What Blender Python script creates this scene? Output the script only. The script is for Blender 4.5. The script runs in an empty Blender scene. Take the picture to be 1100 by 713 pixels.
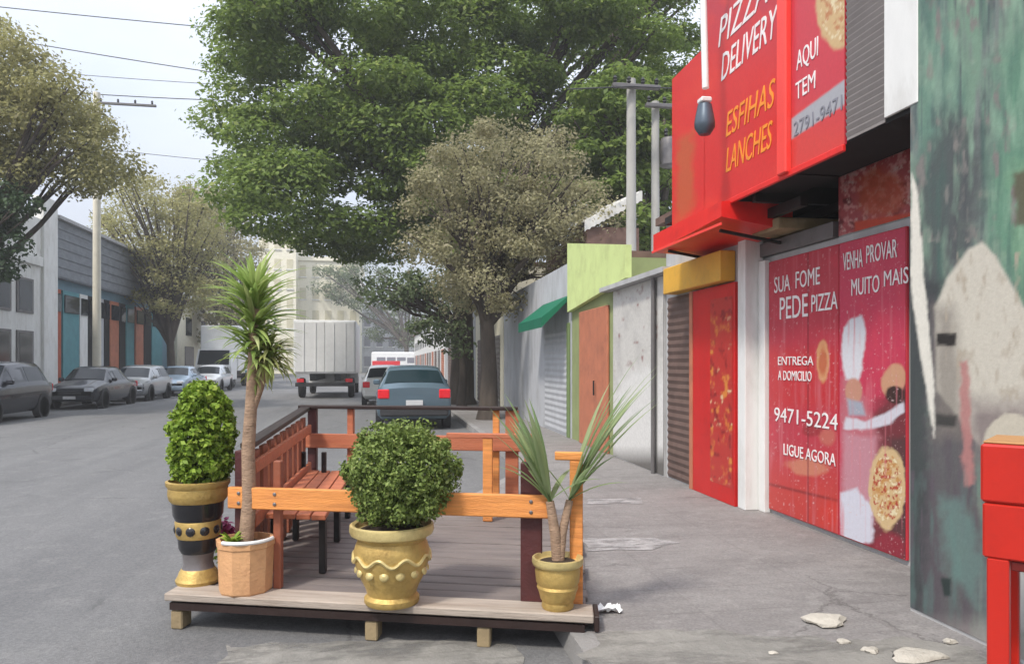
import bpy, math, random
import numpy as np
from mathutils import Vector, Matrix
R = math.radians
random.seed(7); rng = np.random.default_rng(7)
scene = bpy.context.scene
scene.cycles.max_bounces = 7; scene.cycles.diffuse_bounces = 4; scene.cycles.transmission_bounces = 4
COL = scene.collection

# ------------------------------------------------------------------ camera
F = 800.0; T = math.atan(135/800.0); CH = 1.6; HY = 390.0
ct, st = math.cos(T), math.sin(T)
cam_d = bpy.data.cameras.new('camera'); cam = bpy.data.objects.new('camera', cam_d); COL.objects.link(cam)
cam_d.sensor_width = 36; cam_d.lens = 36*F/1100; cam_d.shift_y = (HY-356.5)/1100
cam_d.clip_start = .05; cam_d.clip_end = 2000
cam.location = (0, 0, CH); cam.rotation_euler = (R(90), 0, -T)
scene.camera = cam

def ray(px, py): return (F*st + (px-550)*ct, F*ct - (px-550)*st, HY-py)
def G(px, py, h=0.0):                      # point of the photograph on a level plane at height h
    d = ray(px, py); s = (h-CH)/d[2]; return Vector((d[0]*s, d[1]*s, h))
def W(px, py, X):                          # ... on a plane along the street
    d = ray(px, py); s = X/d[0]; return Vector((X, d[1]*s, CH+d[2]*s))
def D(px, py, Y):                          # ... on a plane across the street
    d = ray(px, py); s = Y/d[1]; return Vector((d[0]*s, Y, CH+d[2]*s))
def proj(V):
    V = np.asarray(V); f = V[:, 0]*st+V[:, 1]*ct; r = V[:, 0]*ct-V[:, 1]*st
    return 550+F*r/f, HY-F*(V[:, 2]-CH)/f

# ------------------------------------------------------------------ mesh helpers
class MB:
    def __init__(s): s.v = []; s.f = []; s.n = 0
    def add(s, vs, fs):
        o = s.n; s.v.extend([tuple(p) for p in vs]); s.f.extend([tuple(i+o for i in f) for f in fs]); s.n += len(vs); return s
    def box(s, x0, x1, y0, y1, z0, z1, M=None, b=0.0):
        b = min(b, (x1-x0)*.4, (y1-y0)*.4, (z1-z0)*.4)
        if b <= 0:
            vs = [(x, y, z) for x in (x0, x1) for y in (y0, y1) for z in (z0, z1)]
            fs = [(0,1,3,2),(4,6,7,5),(0,4,5,1),(2,3,7,6),(0,2,6,4),(1,5,7,3)]
        else:
            vs = []; idx = {}
            for i, x in enumerate((x0, x1)):
                for j, y in enumerate((y0, y1)):
                    for k, z in enumerate((z0, z1)):
                        sx, sy, sz = (1, -1)[i], (1, -1)[j], (1, -1)[k]
                        idx[i,j,k,0] = len(vs); vs.append((x, y+sy*b, z+sz*b))
                        idx[i,j,k,1] = len(vs); vs.append((x+sx*b, y, z+sz*b))
                        idx[i,j,k,2] = len(vs); vs.append((x+sx*b, y+sy*b, z))
            I = lambda i,j,k,a: idx[i,j,k,a]
            fs = []
            for i in (0,1):
                q = [I(i,0,0,0),I(i,1,0,0),I(i,1,1,0),I(i,0,1,0)]; fs.append(q if i else q[::-1])
                q = [I(0,i,0,1),I(0,i,1,1),I(1,i,1,1),I(1,i,0,1)]; fs.append(q if i else q[::-1])
                q = [I(0,0,i,2),I(1,0,i,2),I(1,1,i,2),I(0,1,i,2)]; fs.append(q if i else q[::-1])
            for p in (0,1):
                for q in (0,1):
                    a = [I(0,p,q,1),I(1,p,q,1),I(1,p,q,2),I(0,p,q,2)]; fs.append(a)
                    a = [I(p,0,q,0),I(p,1,q,0),I(p,1,q,2),I(p,0,q,2)]; fs.append(a)
                    a = [I(p,q,0,0),I(p,q,1,0),I(p,q,1,1),I(p,q,0,1)]; fs.append(a)
                    for r in (0,1): fs.append([I(p,q,r,0),I(p,q,r,1),I(p,q,r,2)])
        if M is not None: vs = [M @ Vector(p) for p in vs]
        return s.add(vs, fs)
    def bar(s, a, b, w, h, up=(0,0,1), bev=.004):      # rectangular bar from a to b, w across, h along up
        a = Vector(a); b = Vector(b); d = b-a; L = d.length; y = d.normalized()
        x = y.cross(Vector(up)).normalized(); z = x.cross(y)
        M = Matrix((x, y, z)).transposed().to_4x4(); M.translation = a
        return s.box(-w/2, w/2, 0, L, -h/2, h/2, M, bev)
    def tube(s, path, rad, n=10, caps=True):
        P = [Vector(p) for p in path]; m = len(P)
        if not hasattr(rad, '__len__'): rad = [rad]*m
        vs = []; fs = []; ref = None
        for i in range(m):
            t = (P[min(i+1, m-1)]-P[max(i-1, 0)]).normalized()
            if ref is None: ref = Vector((1,0,0)) if abs(t.x) < .9 else Vector((0,1,0))
            x = (ref-t*ref.dot(t)).normalized(); ref = x; y = t.cross(x)
            for k in range(n):
                a = 2*math.pi*k/n; vs.append(P[i]+x*(rad[i]*math.cos(a))+y*(rad[i]*math.sin(a)))
        for i in range(m-1):
            for k in range(n):
                fs.append((i*n+k, i*n+(k+1)%n, (i+1)*n+(k+1)%n, (i+1)*n+k))
        if caps: fs += [tuple(range(n))[::-1], tuple((m-1)*n+k for k in range(n))]
        return s.add(vs, fs)
    def lathe(s, prof, c=(0,0,0), n=40, M=None):
        vs = []; fs = []; m = len(prof)
        for r, z in prof:
            for k in range(n):
                a = 2*math.pi*k/n; p = Vector((r*math.cos(a), r*math.sin(a), z)); p = M @ p if M else p
                vs.append(p+Vector(c))
        for i in range(m-1):
            for k in range(n): fs.append((i*n+k, i*n+(k+1)%n, (i+1)*n+(k+1)%n, (i+1)*n+k))
        if prof[0][0] > 0: fs.append(tuple(range(n))[::-1])
        if prof[-1][0] > 0: fs.append(tuple((m-1)*n+k for k in range(n)))
        return s.add(vs, fs)
    def quad(s, *p): return s.add(p, [tuple(range(len(p)))])
    def build(s, name, mat, parent=None, smooth=None):
        me = bpy.data.meshes.new(name); off = ORG.get(root_of(parent).name, Vector()) if parent else Vector()
        sh_ = .085 if parent and root_of(parent).name == 'parklet' else 0
        me.from_pydata([(p[0]-off[0]-sh_*p[1], p[1]-off[1], p[2]-off[2]) for p in s.v], [], s.f); me.update()
        return finish(me, name, mat, parent, smooth)
def finish(me, name, mat, parent, smooth=None):
    me.materials.append(mat)
    if smooth is not None and len(me.polygons):
        me.polygons.foreach_set('use_smooth', [True]*len(me.polygons)); me.set_sharp_from_angle(angle=R(smooth))
    o = bpy.data.objects.new(name, me); COL.objects.link(o)
    if parent: o.parent = parent
    return o
ORG = {}
def root_of(o):
    while o.parent: o = o.parent
    return o
def thing(name, label, cat, loc=(0,0,0), group=None, local=False):
    o = bpy.data.objects.new(name, None); COL.objects.link(o); o.empty_display_size = .2
    o.location = loc; o['label'] = label; o['category'] = cat
    if group: o['group'] = group
    ORG[o.name] = Vector() if local else Vector(loc)
    return o
def tag(o, label, cat, group=None):
    o['label'] = label; o['category'] = cat
    if group: o['group'] = group
    return o
def struct(o): o['kind'] = 'structure'; return o

# ------------------------------------------------------------------ materials
def lin(c): c = c/255; return c/12.92 if c <= .04045 else ((c+.055)/1.055)**2.4
def C(r, g, b, k=.8): return (lin(r)*k, lin(g)*k, lin(b)*k)
def newmat(name):
    m = bpy.data.materials.new(name); m.use_nodes = True; nt = m.node_tree; return m, nt, nt.nodes['Principled BSDF']
def noise(nt, scale, detail=6, rough=.6, vec=None):
    n = nt.nodes.new('ShaderNodeTexNoise'); n.inputs['Scale'].default_value = scale
    n.inputs['Detail'].default_value = detail; n.inputs['Roughness'].default_value = rough
    if vec is not None: nt.links.new(vec, n.inputs['Vector'])
    return n
def mixc(nt, fac, a, b, mode='MIX'):
    n = nt.nodes.new('ShaderNodeMix'); n.data_type = 'RGBA'; n.blend_type = mode
    for s_, v in ((n.inputs[0], fac), (n.inputs[6], a), (n.inputs[7], b)):
        if isinstance(v, bpy.types.NodeSocket): nt.links.new(v, s_)
        elif isinstance(v, (int, float)): s_.default_value = v
        else: s_.default_value = (*v, 1)
    return n.outputs[2]
def ramp(nt, x, a, b):
    n = nt.nodes.new('ShaderNodeMapRange'); n.inputs[1].default_value = a; n.inputs[2].default_value = b
    nt.links.new(x, n.inputs[0]); return n.outputs[0]
def coords(nt, stretch=(1,1,1)):
    tc = nt.nodes.new('ShaderNodeTexCoord'); mp = nt.nodes.new('ShaderNodeMapping'); mp.inputs['Scale'].default_value = stretch
    nt.links.new(tc.outputs['Object'], mp.inputs[0]); return mp.outputs[0]
def mk(name, col, rough=.7, var=.18, scale=7, bump=.15, bscale=60, metal=0, dirt=None, dscale=2.5, damt=.5, stretch=(1,1,1), spec=.4, coat=0):
    m, nt, p = newmat(name); v = coords(nt, stretch)
    n1 = noise(nt, scale, vec=v)
    lo = tuple(c*(1-var) for c in col); hi = tuple(min(1, c*(1+var)) for c in col)
    c = mixc(nt, ramp(nt, n1.outputs[0], .3, .7), lo, hi)
    if dirt:
        n2 = noise(nt, dscale, 8, .7, v)
        f = nt.nodes.new('ShaderNodeMath'); f.operation = 'MULTIPLY'; f.inputs[1].default_value = damt
        nt.links.new(ramp(nt, n2.outputs[0], .48, .7), f.inputs[0]); c = mixc(nt, f.outputs[0], c, dirt)
    nt.links.new(c, p.inputs['Base Color'])
    p.inputs['Roughness'].default_value = rough; p.inputs['Metallic'].default_value = metal
    p.inputs['Specular IOR Level'].default_value = spec; p.inputs['Coat Weight'].default_value = coat
    if bump:
        nb = noise(nt, bscale, 5, .6, v); b = nt.nodes.new('ShaderNodeBump'); b.inputs['Strength'].default_value = bump; b.inputs['Distance'].default_value = .02
        nt.links.new(nb.outputs[0], b.inputs['Height']); nt.links.new(b.outputs[0], p.inputs['Normal'])
    return m
def leafmat(name, a, b, c=None, trans=.3, rough=.55):
    m, nt, p = newmat(name); g = nt.nodes.new('ShaderNodeNewGeometry')
    r = nt.nodes.new('ShaderNodeValToRGB'); r.color_ramp.elements[0].color = (*a, 1); r.color_ramp.elements[1].color = (*b, 1)
    if c: e = r.color_ramp.elements.new(.9); e.color = (*b, 1); r.color_ramp.elements[-1].color = (*c, 1)
    nt.links.new(g.outputs['Random Per Island'], r.inputs[0]); nt.links.new(r.outputs[0], p.inputs['Base Color'])
    p.inputs['Roughness'].default_value = rough; p.inputs['Specular IOR Level'].default_value = .3
    tr = nt.nodes.new('ShaderNodeBsdfTranslucent'); nt.links.new(r.outputs[0], tr.inputs[0])
    mx = nt.nodes.new('ShaderNodeMixShader'); mx.inputs[0].default_value = trans
    nt.links.new(p.outputs[0], mx.inputs[1]); nt.links.new(tr.outputs[0], mx.inputs[2])
    nt.links.new(mx.outputs[0], nt.nodes['Material Output'].inputs[0]); return m
def paintmat(name, rough=.75, nz=.12, nscale=25, bump=.1):
    m, nt, p = newmat(name); a = nt.nodes.new('ShaderNodeVertexColor'); a.layer_name = 'paint'
    v = coords(nt); n1 = noise(nt, nscale, 8, .7, v)
    f = mixc(nt, ramp(nt, n1.outputs[0], .3, .7), (1-nz,)*3, (1+nz,)*3)
    c = mixc(nt, 1.0, a.outputs[0], f, 'MULTIPLY'); nt.links.new(c, p.inputs['Base Color']); p.inputs['Roughness'].default_value = rough
    nb = noise(nt, 50, 6, .6, v); b = nt.nodes.new('ShaderNodeBump'); b.inputs['Strength'].default_value = bump; b.inputs['Distance'].default_value = .02
    nt.links.new(nb.outputs[0], b.inputs['Height']); nt.links.new(b.outputs[0], p.inputs['Normal'])
    return m
def glassmat(name, col=(.02,.025,.03), rough=.08):
    m, nt, p = newmat(name); p.inputs['Base Color'].default_value = (*col, 1); p.inputs['Roughness'].default_value = rough
    p.inputs['Specular IOR Level'].default_value = .3; return m

M = {}
M['white'] = mk('white_paint', (.72,.72,.70), .6, .06, 4, .08, dirt=(.42,.40,.36), damt=.5, dscale=3, stretch=(1,1,.35))
M['cream'] = mk('cream_plaster', (.74,.70,.56), .8, .08, 3, .1)
M['grey'] = mk('grey_plaster', (.42,.42,.42), .85, .12, 3, .1, dirt=(.25,.24,.23), stretch=(1,1,.3))
M['slate'] = mk('slate_cladding', (.20,.215,.235), .7, .2, 2, .1, dirt=(.12,.12,.13), stretch=(1,1,2))
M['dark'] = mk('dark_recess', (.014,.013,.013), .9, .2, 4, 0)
M['black'] = mk('black_metal', (.015,.014,.014), .5, .2, 9, .05)
M['redsign'] = mk('red_sign_vinyl', C(232,44,40,.9), .35, .06, 3, .03, dirt=C(170,36,36,.8), damt=.4)
M['redframe'] = mk('red_frame', C(240,70,62,.95), .4, .05, 5, .03)
M['crimson'] = mk('crimson_sign_vinyl', C(205,50,66), .35, .08, 3, .03)
M['reddoor'] = mk('red_door_paint', C(215,38,36), .4, .1, 5, .06, dirt=C(120,30,28), damt=.4)
M['redbox'] = mk('red_enamel', C(214,42,26,.72), .3, .05, 4, .03, dirt=C(150,30,20), damt=.4, coat=.3)
M['yellow'] = mk('yellow_paint', C(225,172,66,.95), .5, .08, 5, .05, dirt=C(150,120,70), damt=.5)
M['orangetext'] = mk('orange_print', C(245,150,50,.9), .5, .12, 9, 0)
M['whitetext'] = mk('white_print', (.78,.74,.73), .5, .06, 9, 0)
M['bluegrey'] = mk('bluegrey_print', C(140,140,150), .5, .08, 9, 0)
M['shutter'] = mk('grey_shutter', C(125,122,122), .45, .12, 3, .05, metal=.3, dirt=C(85,80,78))
M['brown'] = mk('brown_shutter', C(112,90,82), .6, .15, 4, .08, dirt=C(70,58,52))
M['lime'] = mk('lime_plaster', C(205,220,148,.9), .8, .07, 2, .1, dirt=C(160,165,110), damt=.4)
M['salmon'] = mk('salmon_door', C(200,125,95), .6, .12, 3, .05, dirt=C(140,90,75))
M['green'] = mk('green_awning', C(10,105,78,.9), .6, .12, 3, .05)
M['bluewall'] = mk('bluegrey_wall', C(188,190,194,.9), .8, .08, 3, .1, dirt=C(140,138,135), stretch=(1,1,.4))
M['conc'] = mk('concrete_pole', C(182,180,174,.85), .85, .1, 5, .15, dirt=C(120,118,110), stretch=(1,1,.3))
M['whitepole'] = mk('white_pole', C(228,222,205,.9), .8, .06, 5, .1)
M['teal'] = mk('teal_shopfront', C(90,150,158), .6, .12, 3, .05)
M['brick'] = mk('orange_brick_front', C(178,92,66), .8, .15, 4, .1)
M['bark'] = mk('bark', (.075,.06,.048), .95, .35, 5, .8, 14, stretch=(1,1,.3))
M['palmbark'] = mk('pale_stem', C(180,150,125,.75), .9, .25, 14, .7, 40, stretch=(1,1,2.5))
M['soil'] = mk('soil', (.05,.035,.025), 1, .4, 30, .8)
M['gold'] = mk('gold_paint', C(212,180,108,.85), .5, .22, 12, .35, 30, metal=.45, dirt=C(110,82,38), damt=.7, dscale=6)
M['gold2'] = mk('pale_gold_paint', C(222,202,140,.85), .45, .15, 10, .25, 30, metal=.35, dirt=C(140,118,60), damt=.6, dscale=6)
M['lacquer'] = mk('black_lacquer', (.014,.014,.017), .25, .3, 6, .03, dirt=(.06,.055,.05), damt=.5, coat=.4)
M['silver'] = mk('grey_band', C(140,135,135), .4, .2, 10, .05, metal=.4)
M['terracotta'] = mk('tan_clay', C(222,170,122,.85), .85, .13, 9, .3, 40, dirt=C(170,120,85), damt=.6, dscale=5)
M['orangewood'] = mk('orange_stained_wood', C(232,152,80,.88), .55, .22, 4, .4, 30, stretch=(.7,9,9), dirt=C(190,110,62), damt=.6)
M['redwood'] = mk('redbrown_stained_wood', C(158,92,66,.78), .55, .25, 5, .3, 30, dirt=C(90,44,32), damt=.6)
M['rustwood'] = mk('rust_orange_wood', C(204,122,86,.8), .6, .24, 5, .4, 30, stretch=(.7,8,8), dirt=C(150,70,45), damt=.6)
M['maroon'] = mk('maroon_stained_wood', C(88,44,44,.75), .55, .25, 5, .3, 30)
M['darkrail'] = mk('dark_rail_wood', C(52,36,32,.7), .5, .25, 5, .2, 30)
M['plankedge'] = mk('pale_plank', C(196,182,168,.68), .85, .18, 6, .4, 30, dirt=C(140,118,100), damt=.6, stretch=(.4,4,4))
M['deck'] = mk('weathered_deck', C(140,130,125,.7), .85, .22, 5, .4, 30, dirt=C(90,84,84), damt=.7, stretch=(.5,4,4))
M['foot'] = mk('raw_timber', C(170,150,115,.7), .9, .2, 9, .3)
M['paper'] = mk('white_paper', (.78,.78,.78), .8, .04, 9, .1)
M['stone'] = mk('pale_rubble', C(215,208,195,.68), .95, .15, 9, .8, 30)
M['tyre'] = mk('tyre_rubber', (.018,.018,.018), .9, .2, 9, .1)
M['rim'] = mk('alloy_rim', (.35,.35,.36), .35, .1, 9, 0, metal=.7)
M['glass'] = glassmat('dark_glass')
M['glassteal'] = glassmat('teal_tinted_glass', (.008,.022,.026), .1); M['glassteal'].node_tree.nodes['Principled BSDF'].inputs['Specular IOR Level'].default_value = .15
M['taill'] = mk('red_tail_light', C(225,40,50,.9), .2, .1, 9, 0)
M['headl'] = mk('clear_lamp', (.6,.62,.65), .15, .1, 9, 0)
M['plate'] = mk('plate_grey', (.5,.5,.5), .5, .1, 9, 0)
M['trim'] = mk('black_plastic', (.03,.03,.032), .6, .2, 9, .05)
M['wire'] = mk('cable_black', (.05,.05,.055), .7, .1, 9, 0)
M['tileroof'] = mk('clay_roof', C(120,95,85), .9, .25, 4, .3)
M['corrug'] = mk('white_sheet_roof', (.62,.61,.58), .6, .1, 3, .05)
M['stripgrey'] = mk('louvre_grey', C(150,143,140), .6, .1, 5, .05)
def carpaint(n, c): return mk(n, c, .25, .03, 3, 0, metal=.25, coat=.5)

def vnoise(x, y, seed):
    x = np.asarray(x, float); y = np.asarray(y, float); xi = np.floor(x).astype(int); yi = np.floor(y).astype(int); fx = x-xi; fy = y-yi
    fx = fx*fx*(3-2*fx); fy = fy*fy*(3-2*fy)
    def h(a, b):
        n = (a*374761393+b*668265263+seed*1442695041) & 0xffffffff; n = ((n ^ (n >> 13))*1274126177) & 0xffffffff; return ((n ^ (n >> 16)) & 0xffff)/65535
    return (h(xi,yi)*(1-fx)+h(xi+1,yi)*fx)*(1-fy)+(h(xi,yi+1)*(1-fx)+h(xi+1,yi+1)*fx)*fy
def fbm(x, y, seed, o=4):
    x = np.asarray(x, float); y = np.asarray(y, float)
    return sum(vnoise(x*2**k, y*2**k, seed+k)*.5**k for k in range(o))/(2-.5**(o-1))
# ------------------------------------------------------------------ ground
def cracks(nt, v, col, scale, width, dark, maskscale, lo, hi):
    vor = nt.nodes.new('ShaderNodeTexVoronoi'); vor.feature = 'DISTANCE_TO_EDGE'; vor.inputs['Scale'].default_value = scale
    wv = nt.nodes.new('ShaderNodeMix'); wv.data_type = 'VECTOR'; wv.inputs[0].default_value = .22
    nt.links.new(v, wv.inputs[4]); nt.links.new(noise(nt, 3.5, 10, .75, v).outputs[1], wv.inputs[5]); nt.links.new(wv.outputs[1], vor.inputs['Vector'])
    f = nt.nodes.new('ShaderNodeMath'); f.operation = 'MAXIMUM'; nt.links.new(ramp(nt, vor.outputs[0], width*.2, width), f.inputs[0])
    nt.links.new(ramp(nt, noise(nt, maskscale, 4, .6, v).outputs[0], lo, hi), f.inputs[1])
    return mixc(nt, f.outputs[0], mixc(nt, .55, col, dark), col)
def asphalt():
    m, nt, p = newmat('asphalt'); v = coords(nt)
    a = noise(nt, .45, 6, .6, coords(nt, (1, .25, 1))); b = noise(nt, 3.2, 9, .75, v); c = noise(nt, 110, 3, .7, v); w = noise(nt, .9, 5, .6, coords(nt, (1, .06, 1)))
    col = mixc(nt, ramp(nt, a.outputs[0], .3, .7), (.135,.134,.134), (.185,.184,.184))
    col = mixc(nt, ramp(nt, w.outputs[0], .45, .68), col, (.125,.125,.127))
    st_ = nt.nodes.new('ShaderNodeMath'); st_.operation = 'MULTIPLY'; st_.inputs[1].default_value = .6; nt.links.new(ramp(nt, b.outputs[0], .52, .66), st_.inputs[0])
    col = mixc(nt, st_.outputs[0], col, (.215,.212,.207))
    o_ = noise(nt, 1.3, 4, .5, v); st2 = nt.nodes.new('ShaderNodeMath'); st2.operation = 'MULTIPLY'; st2.inputs[1].default_value = .45; nt.links.new(ramp(nt, o_.outputs[0], .64, .72), st2.inputs[0])
    col = mixc(nt, st2.outputs[0], col, (.075,.075,.076))
    vo = nt.nodes.new('ShaderNodeTexVoronoi'); vo.inputs['Scale'].default_value = 70; nt.links.new(v, vo.inputs['Vector'])
    sp = nt.nodes.new('ShaderNodeSeparateColor'); nt.links.new(vo.outputs['Color'], sp.inputs[0])
    col = mixc(nt, ramp(nt, sp.outputs[0], 0, 1), mixc(nt, 1.0, col, (.82,.82,.82), 'MULTIPLY'), mixc(nt, 1.0, col, (1.14,1.135,1.13), 'MULTIPLY'))
    col = mixc(nt, ramp(nt, c.outputs[0], .3, .7), mixc(nt, 1.0, col, (.86,.86,.86), 'MULTIPLY'), col)
    col = cracks(nt, v, col, .5, .009, (.05,.05,.05), .6, .46, .52)
    nt.links.new(col, p.inputs['Base Color']); p.inputs['Roughness'].default_value = .85
    bp = nt.nodes.new('ShaderNodeBump'); bp.inputs['Strength'].default_value = .6; bp.inputs['Distance'].default_value = .01
    nt.links.new(c.outputs[0], bp.inputs['Height']); nt.links.new(bp.outputs[0], p.inputs['Normal']); return m
def pavement():
    m, nt, p = newmat('worn_pavement'); v = coords(nt)
    a = noise(nt, 1.6, 10, .7, coords(nt, (.6, 1.6, 1))); b = noise(nt, 7, 10, .75, v); c = noise(nt, 90, 3, .7, v)
    col = mixc(nt, ramp(nt, a.outputs[0], .38, .62), (.185,.173,.168), (.235,.221,.214))
    st_ = nt.nodes.new('ShaderNodeMath'); st_.operation = 'MULTIPLY'; st_.inputs[1].default_value = .55; nt.links.new(ramp(nt, b.outputs[0], .52, .66), st_.inputs[0])
    col = mixc(nt, st_.outputs[0], col, (.30,.288,.275))
    d = noise(nt, 3.1, 9, .75, coords(nt, (.5, 1.2, 1))); st2 = nt.nodes.new('ShaderNodeMath'); st2.operation = 'MULTIPLY'; st2.inputs[1].default_value = .5; nt.links.new(ramp(nt, d.outputs[0], .56, .66), st2.inputs[0])
    col = mixc(nt, st2.outputs[0], col, (.13,.12,.118))
    vo = nt.nodes.new('ShaderNodeTexVoronoi'); vo.inputs['Scale'].default_value = 85; nt.links.new(v, vo.inputs['Vector'])
    sp = nt.nodes.new('ShaderNodeSeparateColor'); nt.links.new(vo.outputs['Color'], sp.inputs[0])
    col = mixc(nt, ramp(nt, sp.outputs[0], 0, 1), mixc(nt, 1.0, col, (.85,.85,.85), 'MULTIPLY'), mixc(nt, 1.0, col, (1.12,1.12,1.11), 'MULTIPLY'))
    br = nt.nodes.new('ShaderNodeTexBrick'); br.inputs['Scale'].default_value = .55; br.inputs['Mortar Size'].default_value = .006; br.inputs['Mortar Smooth'].default_value = .3; br.offset = 0
    br.inputs['Color1'].default_value = br.inputs['Color2'].default_value = (1,1,1,1); br.inputs['Mortar'].default_value = (.62,.61,.60,1)
    wv = nt.nodes.new('ShaderNodeMix'); wv.data_type = 'VECTOR'; wv.inputs[0].default_value = .025; nt.links.new(v, wv.inputs[4]); nt.links.new(noise(nt, 6, 8, .8, v).outputs[1], wv.inputs[5]); nt.links.new(wv.outputs[1], br.inputs['Vector'])
    col = mixc(nt, .25, col, br.outputs[0], 'MULTIPLY')
    col = cracks(nt, v, col, .9, .008, (.06,.055,.05), .9, .44, .5)
    nt.links.new(col, p.inputs['Base Color']); p.inputs['Roughness'].default_value = .9
    bp = nt.nodes.new('ShaderNodeBump'); bp.inputs['Strength'].default_value = .5; bp.inputs['Distance'].default_value = .015
    nt.links.new(b.outputs[0], bp.inputs['Height']); nt.links.new(bp.outputs[0], p.inputs['Normal']); return m
M['asphalt'] = asphalt(); M['pave'] = pavement()
M['patch'] = mk('pale_concrete_band', (.33,.32,.315), .9, .25, 6, .4, 40, dirt=(.21,.2,.195), damt=1, dscale=5)
M['dirt'] = mk('sandy_concrete', (.235,.225,.205), .95, .2, 4, .5, 40, dirt=(.165,.158,.145), damt=.7, dscale=3)
for k_, sc_, lo_, hi_ in (('patch', 7, .30, .50), ('dirt', 3, .30, .54)):      # worn thin: the surface below shows through
    nt_ = M[k_].node_tree; n_ = noise(nt_, sc_, 9, .72, coords(nt_, (.5, 1.3, 1))); nt_.links.new(ramp(nt_, n_.outputs[0], lo_, hi_), nt_.nodes['Principled BSDF'].inputs['Alpha'])
M['kerb'] = mk('kerb_stone', (.26,.25,.24), .9, .2, 5, .5, 40, dirt=(.12,.12,.12))
M['earth'] = mk('earth', (.2,.19,.17), .95, .2, 1, 0)
struct(MB().quad((-600,-300,-.03),(600,-300,-.03),(600,900,-.03),(-600,900,-.03)).build('ground', M['earth']))
struct(MB().quad((-11.9,-20,0),(3.2,-20,0),(3.2,99,0),(-11.9,99,0)).build('road', M['asphalt']))
struct(MB().quad((-60,99,0),(60,99,0),(60,112,0),(-60,112,0)).build('cross_road', M['asphalt']))
# right pavement: kerb at x = 1, set back to 1.95 behind the platform
edge = [(.98,-20),(.98,4),(1.0,8.5),(1.95,10.5),(1.95,98)]
mb = MB(); mk_ = MB()
for (x0,y0),(x1,y1) in zip(edge, edge[1:]):
    mb.quad((x0+.14,y0,.12),(12,y0,.12),(12,y1,.12),(x1+.14,y1,.12))
    mk_.add([(x0,y0,-.02),(x1,y1,-.02),(x1+.02,y1,.118),(x0+.02,y0,.118),(x0+.14,y0,.12),(x1+.14,y1,.12)], [(0,1,2,3),(3,2,5,4)])
struct(mb.build('pavement', M['pave'])); struct(mk_.build('kerb', M['kerb']))
struct(MB().box(-30,-12.05,-20,98,-.02,.12).build('far_pavement', M['pave'])); struct(MB().box(-12.05,-11.9,-20,98,-.02,.115).build('far_kerb', M['kerb']))
def blotch(name, pts, mat, z, seed, jag=.06):
    r = random.Random(seed); P = []
    n = len(pts)
    for i in range(n):
        a = Vector(pts[i]); b = Vector(pts[(i+1) % n])
        for k in range(26):
            q = a.lerp(b, k/26); f = fbm([q.x*5], [q.y*5], seed, 4)[0]-.5; e = fbm([q.x*5+40], [q.y*5], seed, 4)[0]-.5; P.append((q.x+f*jag*9, q.y+e*jag*9, z))
    m = MB(); m.add(P, [tuple(range(len(P)))]); return struct(m.build(name, mat))
g = lambda *p: [G(x, y, .12) for x, y in p]
blotch('concrete_patch', g((628,579),(700,577),(728,583),(700,590),(628,592)), M['patch'], .124, 1, .012)
blotch('concrete_patch', g((632,536),(690,535),(690,541),(632,541)), M['patch'], .124, 2, .012)
blotch('rubble_patch', g((640,682),(800,680),(960,684),(1060,700),(1150,790),(640,790)), M['dirt'], .124, 3, .03)
blotch('sandy_patch', [G(x, y) for x, y in ((240,697),(420,688),(560,692),(585,790),(180,790))], M['dirt'], .004, 5, .03)

# ------------------------------------------------------------------ painting helpers (prints and the mural)
class Paint:
    def __init__(s, x, y, base): s.x = x; s.y = y; s.c = np.tile(np.array(base), (len(x), 1))
    def over(s, m, col): m = np.clip(m, 0, 1)[:, None]; s.c = s.c*(1-m)+np.array(col)*m
    def ell(s, cx, cy, rx, ry, col, soft=.12, op=1, rot=0, jit=0, seed=0):
        dx = s.x-cx; dy = s.y-cy; c_, s_ = math.cos(rot), math.sin(rot); u = (dx*c_+dy*s_)/rx; v = (-dx*s_+dy*c_)/ry
        d = np.sqrt(u*u+v*v)+jit*(fbm(s.x/8, s.y/8, seed)-.5); s.over((1-d)/soft+.5, np.array(col)) if op == 1 else s.over(np.clip((1-d)/soft+.5, 0, 1)*op, col)
    def poly(s, pts, col, soft=2., op=1, jit=0, seed=0):
        n = len(pts); inside = np.zeros(len(s.x), bool); dist = np.full(len(s.x), 1e9)
        X = s.x+jit*(fbm(s.x/10, s.y/10, seed)-.5)*2; Y = s.y+jit*(fbm(s.x/10, s.y/10, seed+9)-.5)*2
        for i in range(n):
            x0, y0 = pts[i]; x1, y1 = pts[(i+1) % n]
            if y0 != y1:
                t = (Y-y0)/(y1-y0); inside ^= ((y0 > Y) != (y1 > Y)) & (X < x0+t*(x1-x0))
            dx, dy = x1-x0, y1-y0; t = np.clip(((X-x0)*dx+(Y-y0)*dy)/(dx*dx+dy*dy+1e-9), 0, 1)
            dist = np.minimum(dist, np.hypot(X-x0-t*dx, Y-y0-t*dy))
        sd = np.where(inside, dist, -dist); s.over(np.clip(sd/soft+.5, 0, 1)*op, col)
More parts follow.
